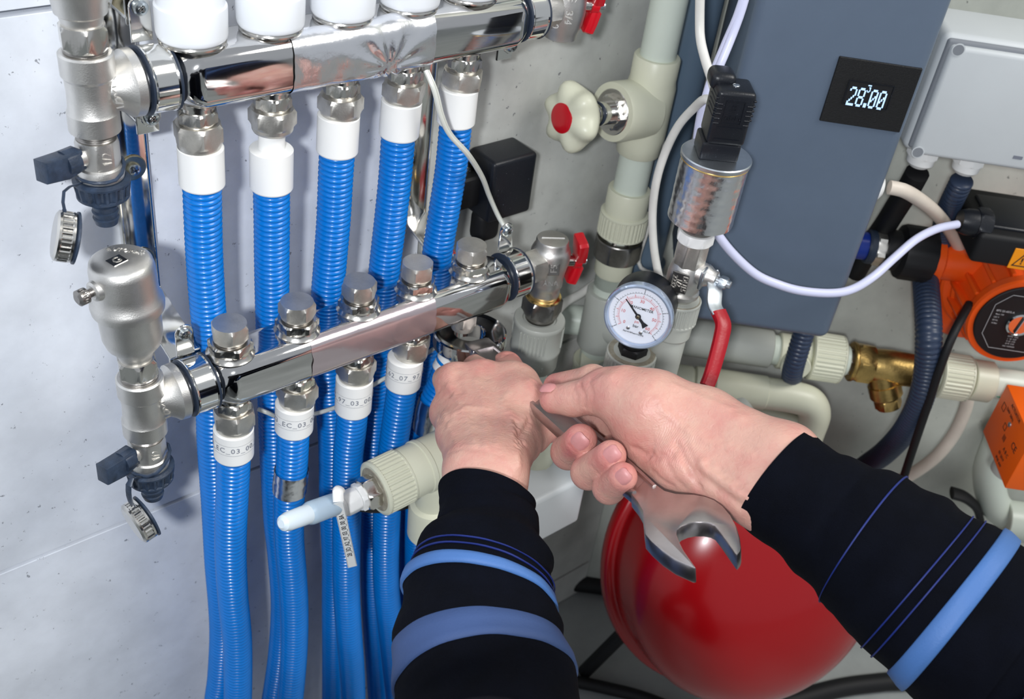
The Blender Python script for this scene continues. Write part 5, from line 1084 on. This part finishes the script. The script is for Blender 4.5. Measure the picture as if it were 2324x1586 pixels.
def build_hand(palm, fingers, ridges, cuts=()):
    pts = [p for c in [palm] + fingers for seg in c for p in seg[:2]]
    lo = [min(p[i] for p in pts) - 0.05 for i in range(3)]; hi = [max(p[i] for p in pts) + 0.05 for i in range(3)]
    A = Field(lo, hi)
    for a, b, ra, rb in palm: A.cap(a, b, ra, rb, 0.011)
    Fm = Field(lo, hi)
    for ch in fingers:
        G = Field(lo, hi)
        for a, b, ra, rb in ch: G.cap(a, b, ra, rb, 0.0035)
        Fm.d = smin(Fm.d, G.d, 0.0012)
    A.d = smin(A.d, Fm.d, 0.007)
    for a, b, ra, rb in ridges: A.cap(a, b, ra, rb, 0.0045)
    for a, b, ra, rb in cuts:
        C_ = Field(lo, hi); C_.cap(a, b, ra, rb, 0.0001); A.d = -smin(-A.d, C_.d, 0.0022)
    g = openvdb.FloatGrid(0.05); g.copyFromArray(A.d.astype(np.float32)); p, q = g.convertToQuads(0.0)
    p = np.asarray(p, float) * VX + A.lo
    return p, np.asarray(q)
def J(*a): return T(*a)
# left hand: fist closed over the spanner, back of the hand towards the camera
Lw = [(J(1074, 1072, .705), J(1045, 985, .75), .0175, .0155), (J(1130, 1078, .700), J(1160, 990, .745), .0175, .0165),
      (J(1100, 1075, .705), J(1100, 960, .765), .0180, .0160),
      (J(1074, 1072, .705), J(1082, 1175, .688), .0175, .0175), (J(1130, 1078, .700), J(1130, 1175, .685), .0175, .0175),
      (J(1048, 985, .752), J(1017, 938, .782), .0150, .0125), (J(1070, 970, .76), J(1032, 868, .792), .0150, .0140),
      (J(1100, 960, .762), J(1094, 862, .795), .0155, .0145), (J(1130, 960, .76), J(1158, 868, .795), .0155, .0145),
      (J(1150, 985, .755), J(1176, 920, .785), .0160, .0158), (J(1165, 985, .758), J(1190, 912, .772), .0150, .0148), (J(1190, 912, .772), J(1184, 870, .79), .0145, .0125), (J(1150, 985, .775), J(1176, 900, .812), .0150, .0135), (J(1060, 980, .785), J(1060, 890, .815), .0150, .0140), (J(1110, 960, .79), J(1120, 880, .82), .0150, .0140)]
Lf = [[(J(1158, 868, .797), J(1150, 832, .838), .0135, .0115), (J(1150, 832, .838), J(1196, 872, .868), .0112, .0100)],
      [(J(1094, 862, .797), J(1082, 838, .842), .0135, .0112), (J(1082, 838, .842), J(1130, 888, .880), .0110, .0098)],
      [(J(1032, 868, .794), J(1015, 862, .835), .0130, .0108), (J(1015, 862, .835), J(1060, 915, .870), .0106, .0095)],
      [(J(1017, 938, .784), J(1005, 940, .820), .0118, .0098), (J(1005, 940, .820), J(1050, 975, .850), .0096, .0086)],
      [(J(1140, 1050, .712), J(1182, 1010, .752), .0160, .0135), (J(1182, 1010, .752), J(1212, 995, .775), .0128, .0105), (J(1212, 995, .775), J(1243, 975, .785), .0102, .0090)]]
def on_dorsum(a, b, off, r): 
    return (a - (a - CAM).normalized() * off, b - (b - CAM).normalized() * off, r, r * .8)
Lr = [on_dorsum(J(1098, 1040, .725), J(1094, 880, .79), .0150, .0022), on_dorsum(J(1080, 1045, .725), J(1035, 885, .79), .0146, .0020), on_dorsum(J(1115, 1040, .722), J(1152, 885, .79), .0150, .0020),
      on_dorsum(J(1160, 868, .795), J(1158, 862, .795), .006, .0105), on_dorsum(J(1094, 860, .795), J(1092, 856, .795), .005, .0105), on_dorsum(J(1030, 866, .792), J(1028, 862, .792), .005, .0100),
      on_dorsum(J(1125, 1000, .745), J(1090, 930, .775), .0158, .0016), on_dorsum(J(1060, 960, .765), J(1075, 900, .785), .0148, .0015)]
# right hand: palm side and thumb towards the camera, finger tips curled over the shank
Rw = [(J(1600, 952, .66), J(1480, 925, .668), .0178, .0220), (J(1545, 1045, .655), J(1510, 1030, .668), .0185, .0175), (J(1575, 1000, .66), J(1480, 970, .672), .0190, .0200),
      (J(1600, 952, .66), J(1785, 1038, .624), .0180, .0182), (J(1550, 1048, .655), J(1727, 1122, .620), .0178, .0182), (J(1575, 1000, .665), J(1756, 1080, .628), .0190, .0195),
      (J(1785, 1038, .624), J(1840, 1100, .620), .0180, .0175), (J(1727, 1122, .620), J(1785, 1175, .616), .0180, .0175),
      (J(1480, 925, .668), J(1415, 897, .676), .0218, .0170), (J(1470, 950, .685), J(1440, 930, .70), .0190, .0160), (J(1520, 1035, .672), J(1480, 1000, .690), .0175, .0150), (J(1500, 1000, .675), J(1450, 950, .682), .0190, .0170)]
Rf = [[(J(1415, 897, .678), J(1368, 891, .687), .0175, .0150), (J(1368, 891, .687), J(1302, 906, .697), .0142, .0108), (J(1302, 906, .697), J(1257, 906, .703), .0109, .0094)],
      [(J(1425, 900, .705), J(1345, 865, .735), .0135, .0112), (J(1345, 865, .735), J(1263, 877, .757), .0108, .0094)],
      [(J(1440, 940, .70), J(1345, 975, .742), .0130, .0118), (J(1345, 975, .742), J(1290, 1026, .712), .0115, .0110), (J(1290, 1026, .712), J(1318, 999, .684), .0112, .0106)],
      [(J(1472, 985, .69), J(1395, 1025, .715), .0125, .0110), (J(1395, 1025, .715), J(1335, 1072, .680), .0108, .0104), (J(1335, 1072, .680), J(1386, 1034, .651), .0106, .0095)],
      [(J(1500, 1020, .68), J(1430, 1065, .695), .0115, .0100), (J(1430, 1065, .695), J(1382, 1107, .660), .0098, .0095), (J(1382, 1107, .660), J(1413, 1082, .637), .0096, .0088)]]
Rr = [on_dorsum(J(1380, 868, .69), J(1400, 862, .69), .006, .0090), on_dorsum(J(1560, 1030, .66), J(1690, 1105, .632), .0150, .0030), on_dorsum(J(1590, 1010, .66), J(1720, 1085, .630), .0165, .0024), on_dorsum(J(1530, 905, .665), J(1680, 955, .640), .0075, .0030)]
def pal(p, q, off): return (p - (p - CAM).normalized() * off, q - (q - CAM).normalized() * off, .0012, .0010)
Rc = [pal(J(1525, 985, .665), J(1555, 1050, .66), .0205), pal(J(1540, 985, .665), J(1570, 1045, .66), .0205), pal(J(1420, 1000, .68), J(1500, 1035, .67), .0185)]
pL, qL = build_hand(Lw, Lf, Lr); pR, qR = build_hand(Rw, Rf, Rr)
CAMn = np.array(CAM); Rcw = np.array([[AX.x, AX.y, AX.z], [AY.x, AY.y, AY.z], [AZ.x, AZ.y, AZ.z]])
def normals(p, q):
    n = np.cross(p[q[:, 2]] - p[q[:, 0]], p[q[:, 3]] - p[q[:, 1]]); out = np.zeros_like(p)
    for k in range(4): np.add.at(out, q[:, k], n)
    out /= np.linalg.norm(out, axis=1, keepdims=True) + 1e-12
    if ((p - p.mean(0)) * out).sum() < 0: out = -out
    return out
def sculpt(p, q, strokes):                                               # press grooves (-) and raise veins, tendons (+) along lines on the skin
    nr = normals(p, q)
    for line, r, h in strokes:
        c = (p - CAMn) @ Rcw; u = c[:, 0] / c[:, 2] * FOC + IW / 2; v = c[:, 1] / c[:, 2] * FOC + IH / 2; pts = []
        for (x0, y0), (x1, y1) in zip(line[:-1], line[1:]):
            m = max(2, int(math.hypot(x1 - x0, y1 - y0) / 4))
            for k in range(m + 1):
                x, y = x0 + (x1 - x0) * k / m, y0 + (y1 - y0) * k / m; near = np.where((u - x) ** 2 + (v - y) ** 2 < 64)[0]
                if len(near): pts.append(p[near[np.argmin(c[near, 2])]])
        if not pts: continue
        pts = np.array(pts); lo, hi = pts.min(0) - 3 * r, pts.max(0) + 3 * r; ids = np.where(((p > lo) & (p < hi)).all(1))[0]
        d2 = np.full(len(ids), 1e9)
        for s in pts: d2 = np.minimum(d2, ((p[ids] - s) ** 2).sum(1))
        p[ids] += nr[ids] * (h * np.exp(-d2 / r ** 2))[:, None]
    return p
cz = lambda pts: [(x / 2.3263 + 862, y / 2.3263 + 726) for x, y in pts]
pR = sculpt(pR, qR, [(cz([(1560, 640), (1590, 720), (1625, 800), (1665, 880)]), .0024, -.0022), (cz([(1600, 640), (1640, 740), (1690, 860)]), .0016, -.0009), (cz([(1500, 760), (1545, 850), (1600, 900)]), .0018, -.0008),
    (cz([(1330, 690), (1400, 715), (1480, 720), (1540, 700)]), .0022, -.0016), (cz([(1420, 800), (1470, 850), (1540, 890)]), .0016, -.0008),
    (cz([(1690, 760), (1800, 850), (1940, 930)]), .0032, .0018), (cz([(1640, 790), (1760, 890), (1900, 985)]), .0026, -.0014), (cz([(1720, 740), (1850, 830), (1980, 900)]), .0026, -.0012),
    (cz([(1470, 400), (1500, 470), (1570, 540), (1640, 600)]), .0020, .0007), (cz([(1560, 330), (1700, 400), (1850, 450)]), .0024, .0008), (cz([(1620, 560), (1760, 640), (1950, 700)]), .0022, .0007),
    (cz([(1040, 330), (1062, 400), (1068, 470)]), .0016, -.0012), (cz([(1010, 360), (1030, 420), (1035, 480)]), .0012, -.0006), (cz([(1095, 320), (1110, 400), (1100, 480)]), .0014, -.0005),
    (cz([(975, 655), (1030, 720)]), .0010, -.0005), (cz([(1090, 770), (1150, 830)]), .0010, -.0005), (cz([(1130, 320), (1160, 300), (1200, 290)]), .0045, .0012)])
pL = sculpt(pL, qL, [(cz([(640, 178), (672, 160), (715, 158), (738, 178)]), .0016, -.0010), (cz([(690, 470), (712, 540), (735, 640), (745, 760)]), .0030, .0016), (cz([(730, 520), (745, 570), (738, 620)]), .0022, -.0022),
    (cz([(745, 600), (785, 560), (800, 520)]), .0022, -.0022), (cz([(775, 640), (740, 650)]), .0020, -.0020), (cz([(800, 300), (815, 380), (805, 460), (770, 520)]), .0040, .0012),
    (cz([(500, 640), (470, 520), (400, 400), (350, 330)]), .0026, .0008), (cz([(560, 650), (560, 520), (540, 400), (500, 300)]), .0026, .0008), (cz([(620, 640), (640, 500), (660, 380)]), .0026, .0008),
    (cz([(400, 640), (350, 560), (320, 480)]), .0024, .0008), (cz([(380, 480), (460, 440), (560, 450)]), .0018, .0006), (cz([(420, 230), (400, 300), (420, 360)]), .0034, -.0012), (cz([(560, 215), (560, 290)]), .0034, -.0010), (cz([(300, 360), (350, 380)]), .0034, -.0012), (cz([(290, 520), (340, 520)]), .0034, -.0012),
    (cz([(350, 690), (430, 660), (530, 670), (640, 700)]), .0014, -.0005), (cz([(360, 650), (430, 625), (520, 630)]), .0012, -.0004)])
skin = mat('skin', srgb(214, 166, 152), 0.42, 0, sss=0.12, spec=0.45)
def skin_nodes():
    nt = skin.node_tree; N = nt.nodes; L = nt.links; b = N['Principled BSDF']
    at = N.new('ShaderNodeAttribute'); at.attribute_name = 'blush'; tc = N.new('ShaderNodeTexCoord')
    n1 = N.new('ShaderNodeTexNoise'); n1.inputs['Scale'].default_value = 55; n1.inputs['Detail'].default_value = 7; n1.inputs['Roughness'].default_value = 0.65; L.new(tc.outputs['Object'], n1.inputs['Vector'])
    ad = N.new('ShaderNodeMath'); ad.operation = 'MULTIPLY_ADD'; ad.inputs[1].default_value = 1.5; ad.inputs[2].default_value = -0.62; L.new(n1.outputs[0], ad.inputs[0])
    a2 = N.new('ShaderNodeMath'); a2.operation = 'ADD'; a2.use_clamp = True; L.new(ad.outputs[0], a2.inputs[0]); L.new(at.outputs['Fac'], a2.inputs[1])
    mx = N.new('ShaderNodeMix'); mx.data_type = 'RGBA'; mx.inputs[6].default_value = srgb(202, 158, 142); mx.inputs[7].default_value = srgb(188, 106, 104); L.new(a2.outputs[0], mx.inputs['Factor'])
    L.new(mx.outputs[2], b.inputs['Base Color'])
    n2 = N.new('ShaderNodeTexVoronoi'); n2.inputs['Scale'].default_value = 900; L.new(tc.outputs['Object'], n2.inputs['Vector'])
    n3 = N.new('ShaderNodeTexNoise'); n3.inputs['Scale'].default_value = 240; n3.inputs['Detail'].default_value = 6; n3.inputs['Distortion'].default_value = 1.2; L.new(tc.outputs['Object'], n3.inputs['Vector'])
    b1 = N.new('ShaderNodeBump'); b1.inputs['Strength'].default_value = 0.10; b1.inputs['Distance'].default_value = 0.0006; L.new(n2.outputs[0], b1.inputs['Height'])
    b2 = N.new('ShaderNodeBump'); b2.inputs['Strength'].default_value = 0.34; b2.inputs['Distance'].default_value = 0.0014; L.new(n3.outputs[0], b2.inputs['Height']); L.new(b1.outputs[0], b2.inputs['Normal'])
    au = N.new('ShaderNodeAttribute'); au.attribute_name = 'crease_u'; am = N.new('ShaderNodeAttribute'); am.attribute_name = 'crease_m'
    nz = N.new('ShaderNodeTexNoise'); nz.inputs['Scale'].default_value = 110; nz.inputs['Detail'].default_value = 2; L.new(tc.outputs['Object'], nz.inputs['Vector'])
    m1 = N.new('ShaderNodeMath'); m1.operation = 'MULTIPLY'; m1.inputs[1].default_value = 2500; L.new(au.outputs['Fac'], m1.inputs[0])
    m2 = N.new('ShaderNodeMath'); m2.operation = 'MULTIPLY_ADD'; m2.inputs[1].default_value = 9.0; L.new(nz.outputs[0], m2.inputs[0]); L.new(m1.outputs[0], m2.inputs[2])
    m3 = N.new('ShaderNodeMath'); m3.operation = 'SINE'; L.new(m2.outputs[0], m3.inputs[0])
    m3b = N.new('ShaderNodeMath'); m3b.operation = 'ABSOLUTE'; L.new(m3.outputs[0], m3b.inputs[0]); m3c = N.new('ShaderNodeMath'); m3c.operation = 'POWER'; m3c.inputs[1].default_value = 0.4; L.new(m3b.outputs[0], m3c.inputs[0])
    m4 = N.new('ShaderNodeMath'); m4.operation = 'MULTIPLY'; L.new(m3c.outputs[0], m4.inputs[0]); L.new(am.outputs['Fac'], m4.inputs[1])
    b3 = N.new('ShaderNodeBump'); b3.inputs['Strength'].default_value = 0.55; b3.inputs['Distance'].default_value = 0.0006; L.new(m4.outputs[0], b3.inputs['Height']); L.new(b2.outputs[0], b3.inputs['Normal']); L.new(b3.outputs[0], b.inputs['Normal'])
skin_nodes()
hfw = Vector((cam_fwd.x, cam_fwd.y, 0)).normalized(); hrt = Vector((hfw.y, -hfw.x, 0))
per = thing('person', CAM - hfw * 0.30 - Z_ * 1.15, 'person in a navy work jacket with light blue stripes, both hands gripping the spanner', 'person')
mb = MB(); mb.v = [Vector(v) for v in np.vstack([pL, pR])]; mb.f = [tuple(int(i) for i in f) for f in qL] + [tuple(int(i) + len(pL) for i in f) for f in qR]
body = obj('body', mb, skin, per, sharp=180)
sm = body.modifiers.new('smooth', 'SMOOTH'); sm.factor = 0.5; sm.iterations = 2
hot = [(J(1315, 999, .684), .013, .75), (J(1290, 1030, .712), .012, .45), (J(1386, 1034, .651), .012, .7), (J(1335, 1072, .68), .011, .4), (J(1413, 1082, .637), .011, .8), (J(1382, 1107, .66), .010, .45), (J(1250, 905, .70), .012, .45), (J(1263, 877, .757), .014, .7),
       (J(1345, 868, .68), .014, .35), (J(1155, 815, .83), .02, .45), (J(1094, 850, .79), .014, .30), (J(1030, 858, .79), .014, .30), (J(1243, 975, .785), .012, .4), (J(1200, 1000, .77), .015, .4), (J(1400, 865, .68), .02, .25), (J(1530, 1060, .655), .022, .25), (J(1010, 930, .78), .012, .25)]
co = np.array([v for v in np.vstack([pL, pR])]); bl = np.zeros(len(co))
for c_, r_, w_ in hot: bl = np.maximum(bl, w_ * np.exp(-((co - np.array(c_)) ** 2).sum(1) / (2 * r_ ** 2) * 1.6))
att = body.data.attributes.new('blush', 'FLOAT', 'POINT'); att.data.foreach_set('value', bl.astype(np.float32))
creases = [(J(1302, 906, .697), J(1375, 885, .68) - J(1302, 906, .697), .009, .9), (J(1345, 905, .685), J(1415, 895, .68) - J(1302, 906, .697), .009, .8), (J(1290, 1028, .705), J(1315, 1000, .684) - J(1290, 1026, .712), .007, .6), (J(1335, 1072, .672), J(1386, 1034, .651) - J(1335, 1072, .68), .007, .6), (J(1382, 1107, .652), J(1413, 1082, .637) - J(1382, 1107, .66), .006, .6),
    (J(1545, 1020, .645), J(1650, 1060, .62) - J(1500, 980, .66), .016, .8), (J(1480, 1010, .65), J(1500, 1060, .66) - J(1470, 960, .66), .010, .4),
    (J(1050, 1020, .73), J(1090, 1075, .71) - J(1010, 960, .76), .017, .8), (J(1185, 965, .76), J(1190, 1010, .75) - J(1180, 920, .78), .014, .9), (J(1095, 850, .78), J(1095, 900, .78) - J(1095, 850, .80), .010, .5), (J(1030, 860, .78), J(1040, 900, .78) - J(1030, 860, .80), .010, .5), (J(1158, 840, .80), J(1160, 900, .78) - J(1155, 840, .80), .012, .6), (J(1110, 985, .74), J(1110, 1040, .72) - J(1110, 950, .76), .020, .35)]
cm_, cu_ = np.zeros(len(co)), np.zeros(len(co))
for c_, ax_, r_, w_ in creases:
    ax_ = np.array(ax_.normalized()); rel = co - np.array(c_); w = w_ * np.exp(-(rel ** 2).sum(1) / (r_ ** 2)); cu_ = np.where(w > cm_, rel @ ax_, cu_); cm_ = np.maximum(cm_, w)
for nm_, vv in (('crease_m', cm_), ('crease_u', cu_)):
    att = body.data.attributes.new(nm_, 'FLOAT', 'POINT'); att.data.foreach_set('value', vv.astype(np.float32))
M['nail'] = mat('finger_nail', srgb(188, 128, 126), 0.42, 0, var=0.08, vscale=200)
M['nail_edge'] = mat('nail_edge', srgb(226, 208, 200), 0.5)
def nail(c, along, nrm, r, w, l, lift):
    nrm = (nrm - along.normalized() * nrm.dot(along.normalized())).normalized(); along = along.normalized(); sx = along.cross(nrm)
    mb = MB(); rings = []; R2 = r * 1.02; nu, nv = 14, 12
    for sgn, e in ((1, 0.0), (-1, 0.0)): pass
    for j in range(nv + 1):
        v = -1 + 2 * j / nv; row = []
        ww = w / 2 * (1 - abs(v) ** 4 * 0.45) * (1 if v > -0.7 else 1 - 0.5 * (-(v + .7) / .3) ** 2)
        for i in range(nu + 1):
            x = ww * (-1 + 2 * i / nu); a = x / R2
            edge = max(abs(-1 + 2 * i / nu), abs(v)); h = R2 + lift - 0.0006 * max(0, edge - .75) / .25 - 0.0010 * v * v
            row.append(c + sx * (R2 * math.sin(a)) + nrm * (R2 * math.cos(a) - R2 + h) + along * (l / 2 * v))
        rings.append(row)
    return obj('fingernail', mb.rings(rings, close=False, cap0=False, cap1=False), M['nail'], per, sharp=180)
tc = lambda p: (CAM - p).normalized()
for (pd, pt_, r_, w_, l_, sx_, sy_) in ((J(1290, 1026, .712), J(1318, 999, .684), .0106, .0118, .0125, 0.10, -0.10), (J(1335, 1072, .68), J(1386, 1034, .651), .0095, .0108, .0118, 0.12, -0.10), (J(1382, 1107, .66), J(1413, 1082, .637), .0088, .0098, .0105, 0.10, -0.05)):
    al = pt_ - pd; al = (al - tc(pt_) * al.dot(tc(pt_)) * 0.75); nail(pt_ + al.normalized() * 0.0038, al, tc(pt_) + cam_right * (sx_ + .12) + cam_down * (sy_ - .10), r_, w_, l_, 0.0001)
nail(J(1250, 903, .7025), J(1257, 906, .703) - J(1302, 906, .697), -cam_down * 0.85 + tc(W2) * 0.55 - cam_right * 0.2, .0097, .0100, .0105, 0.0000)
nail(J(1243, 977, .785), J(1243, 975, .785) - J(1212, 995, .775), cam_down * 0.8 + tc(W2) * 0.25, .0090, .0100, .0110, 0.0001)

# ================================================================ sleeves and jacket
M['navy'] = mat('navy_cloth', srgb(4, 6, 15), 0.9, 0, var=0.3, vscale=40, bump=0.5, bscale=1500, spec=0.12)
M['stripe'] = mat('light_blue_piping', srgb(66, 106, 164), 0.6, 0, bump=0.2, bscale=900)
M['stripe2'] = mat('dusty_blue_band', srgb(52, 74, 118), 0.7, 0, bump=0.2, bscale=900)
M['thread'] = mat('royal_blue_thread', srgb(14, 34, 104), 0.6)
class Sleeve:
    def __init__(s, ctl, seed, slant=0.0):                                           # ctl: (centre, radius)
        s.c = [c for c, r in ctl]; s.r = [r for c, r in ctl]; s.seed = seed; s.slant = slant; s.n = len(ctl) - 1
        s.fr = []; x = cam_right
        N = s.n * 10
        for i in range(N + 1):
            p = s.pos(i / 10); t = (s.pos(min(i / 10 + .05, s.n)) - s.pos(max(i / 10 - .05, 0))).normalized(); x = (x - t * x.dot(t)).normalized(); s.fr.append((p, t, x.copy(), t.cross(x)))
    def pos(s, u):
        i = min(int(u), s.n - 1); f = u - i; q = [s.c[0] * 2 - s.c[1]] + s.c + [s.c[-1] * 2 - s.c[-2]]; a, b, c, d = q[i:i + 4]
        return 0.5 * ((2 * b) + (c - a) * f + (2 * a - 5 * b + 4 * c - d) * f * f + (3 * b - a - 3 * c + d) * f ** 3)
    def rad(s, u):
        i = min(int(u), s.n - 1); f = u - i; f = f * f * (3 - 2 * f); return s.r[i] * (1 - f) + s.r[i + 1] * f
    def pt(s, u, a, off=0.0):
        u = min(max(u, 0), s.n); k = min(int(u * 10), s.n * 10 - 1); f = u * 10 - k; A, B_ = s.fr[k], s.fr[k + 1]
        p = A[0].lerp(B_[0], f); x = A[2].lerp(B_[2], f).normalized(); y = A[3].lerp(B_[3], f).normalized()
        e = min(1, u / 1.2); r = s.rad(u)
        w = 1 + e * (0.055 * noise.noise(Vector((math.cos(a) * 1.2, math.sin(a) * 1.2, u * 1.1 + s.seed))) + 0.035 * math.sin(u * 5.0 + 1.6 * math.cos(a + s.seed)) * (0.5 + 0.5 * noise.noise(Vector((math.cos(a), math.sin(a), u + 7))))) + 0.012 * noise.noise(Vector((math.cos(a) * 3, math.sin(a) * 3, u * 4)))
        if s.slant: p = p + A[1] * (s.slant * (0.5 + 0.5 * math.cos(a - 0.35)) ** 1.5 * max(0, 1 - u / 1.5))
        return p + (x * math.cos(a) + y * math.sin(a)) * (r * w + off)
    def mesh(s, seg=56):
        mb = MB(); N = s.n * 14
        rings = [[s.pt(0.35, 2 * PI * k / seg, -0.004) for k in range(seg)], [s.pt(0.02, 2 * PI * k / seg, -0.0030) for k in range(seg)], [s.pt(0.0, 2 * PI * k / seg, -0.0012) for k in range(seg)]]
        rings += [[s.pt(s.n * i / N + 0.01, 2 * PI * k / seg, 0) for k in range(seg)] for i in range(N + 1)]
        return mb.rings(rings, cap0=False)
    def band(s, uf, w, off=0.0012, seg=72):
        rings = []
        for j, o_ in ((-1.0, 0.0), (-0.9, 1), (-.3, 1.15), (.3, 1.15), (0.9, 1), (1.0, 0.0)):
            rings.append([s.pt(uf(2 * PI * k / seg) + w / 2 * j, 2 * PI * k / seg, off * o_ + 0.0002) for k in range(seg)])
        return MB().rings(rings, cap0=False, cap1=False)
px_r = lambda hw, t: hw * t / FOC
shL = CAM - cam_right * 0.20 - Z_ * 0.22 - hfw * 0.16; shR = CAM + cam_right * 0.22 - Z_ * 0.22 - hfw * 0.16
ctlL = [(T(1100, 1098, .698), px_r(106, .698)), (T(1106, 1150, .686), px_r(108, .686)), (T(1106, 1212, .672), px_r(121, .672)), (T(1098, 1265, .660), px_r(155, .66)), (T(1090, 1325, .648), px_r(168, .648)), (T(1086, 1400, .634), px_r(180, .634)), (T(1090, 1490, .617), px_r(198, .617)), (T(1104, 1590, .598), px_r(208, .598)), (T(1115, 1750, .565), px_r(235, .565)), (T(1110, 2050, .500), .062), (T(1000, 2150, .34), .068)]
ctlR = [(T(1757, 1083, .626), px_r(131, .626)), (T(1825, 1135, .617), px_r(134, .617)), (T(1895, 1182, .609), px_r(150, .609)), (T(1968, 1228, .60), px_r(172, .60)), (T(2045, 1290, .592), px_r(190, .592)), (T(2130, 1358, .583), px_r(202, .583)), (T(2225, 1430, .573), px_r(220, .573)), (T(2330, 1505, .562), px_r(238, .562)), (T(2470, 1610, .54), .058), (T(2700, 1800, .49), .065), (T(2600, 2200, .38), .068)]
ctlL.append((shL, .075)); ctlR.append((shR, .075))
SL, SR = Sleeve(ctlL, 1.3, 0.020), Sleeve(ctlR, 5.1)
sl_ = obj('sleeve', SL.mesh(), M['navy'], per, label='left jacket sleeve', sharp=180); sr_ = obj('sleeve', SR.mesh(), M['navy'], per, label='right jacket sleeve', sharp=180)
obj('piping', SL.band(lambda a: 4.42 + 0.30 * math.cos(a), 0.36, .0016), M['stripe'], sl_, label='light blue piping', sharp=180)
obj('band', SL.band(lambda a: 6.25 + 0.10 * math.cos(a), 0.80, .0014), M['stripe2'], sl_, label='dusty blue band', sharp=180)
obj('stitch_line', SL.band(lambda a: 3.75 + 0.30 * math.cos(a), 0.05, .0007), M['thread'], sl_); obj('stitch_line', SL.band(lambda a: 4.00 + 0.34 * math.cos(a), 0.05, .0007), M['thread'], sl_)
obj('piping', SR.band(lambda a: 5.35, 0.46, .0016), M['stripe'], sr_, label='light blue piping', sharp=180)
obj('band', SR.band(lambda a: 7.9, 0.70, .0014), M['stripe2'], sr_, label='dusty blue band', sharp=180)
obj('stitch_line', SR.band(lambda a: 4.45, 0.035, .0007), M['thread'], sr_); obj('stitch_line', SR.band(lambda a: 4.72, 0.035, .0007), M['thread'], sr_); obj('stitch_line', SR.band(lambda a: 2.9, 0.03, .0007), M['thread'], sr_)
to = CAM - hfw * 0.26
mb = MB(); rings = []
for z, rx, ry in ((-0.16, .07, .06), (-0.19, .13, .08), (-0.24, .20, .10), (-0.32, .21, .125), (-0.50, .19, .13), (-0.70, .19, .14), (-0.82, .20, .15), (-0.86, .19, .14)):
    rings.append([to + Z_ * z + hrt * (rx * math.cos(2 * PI * k / 40)) + hfw * (ry * math.sin(2 * PI * k / 40)) for k in range(40)])
obj('jacket', mb.rings(rings), M['navy'], per, sharp=180)
tr = MB()
for s in (-1, 1): tr.tube([to - Z_ * 0.80 + hrt * (.10 * s), to - Z_ * 0.86 + hrt * (.20 * s) + hfw * .14, to - Z_ * 1.05 + hrt * (.34 * s) + hfw * .28, to - Z_ * 1.07 + hrt * (.24 * s) + hfw * .06, to - Z_ * 1.08 + hrt * (.12 * s) - hfw * .16], lambda q: .088 - .025 * q, 28, n=40)
obj('trousers', tr, M['navy'], per, sharp=180)
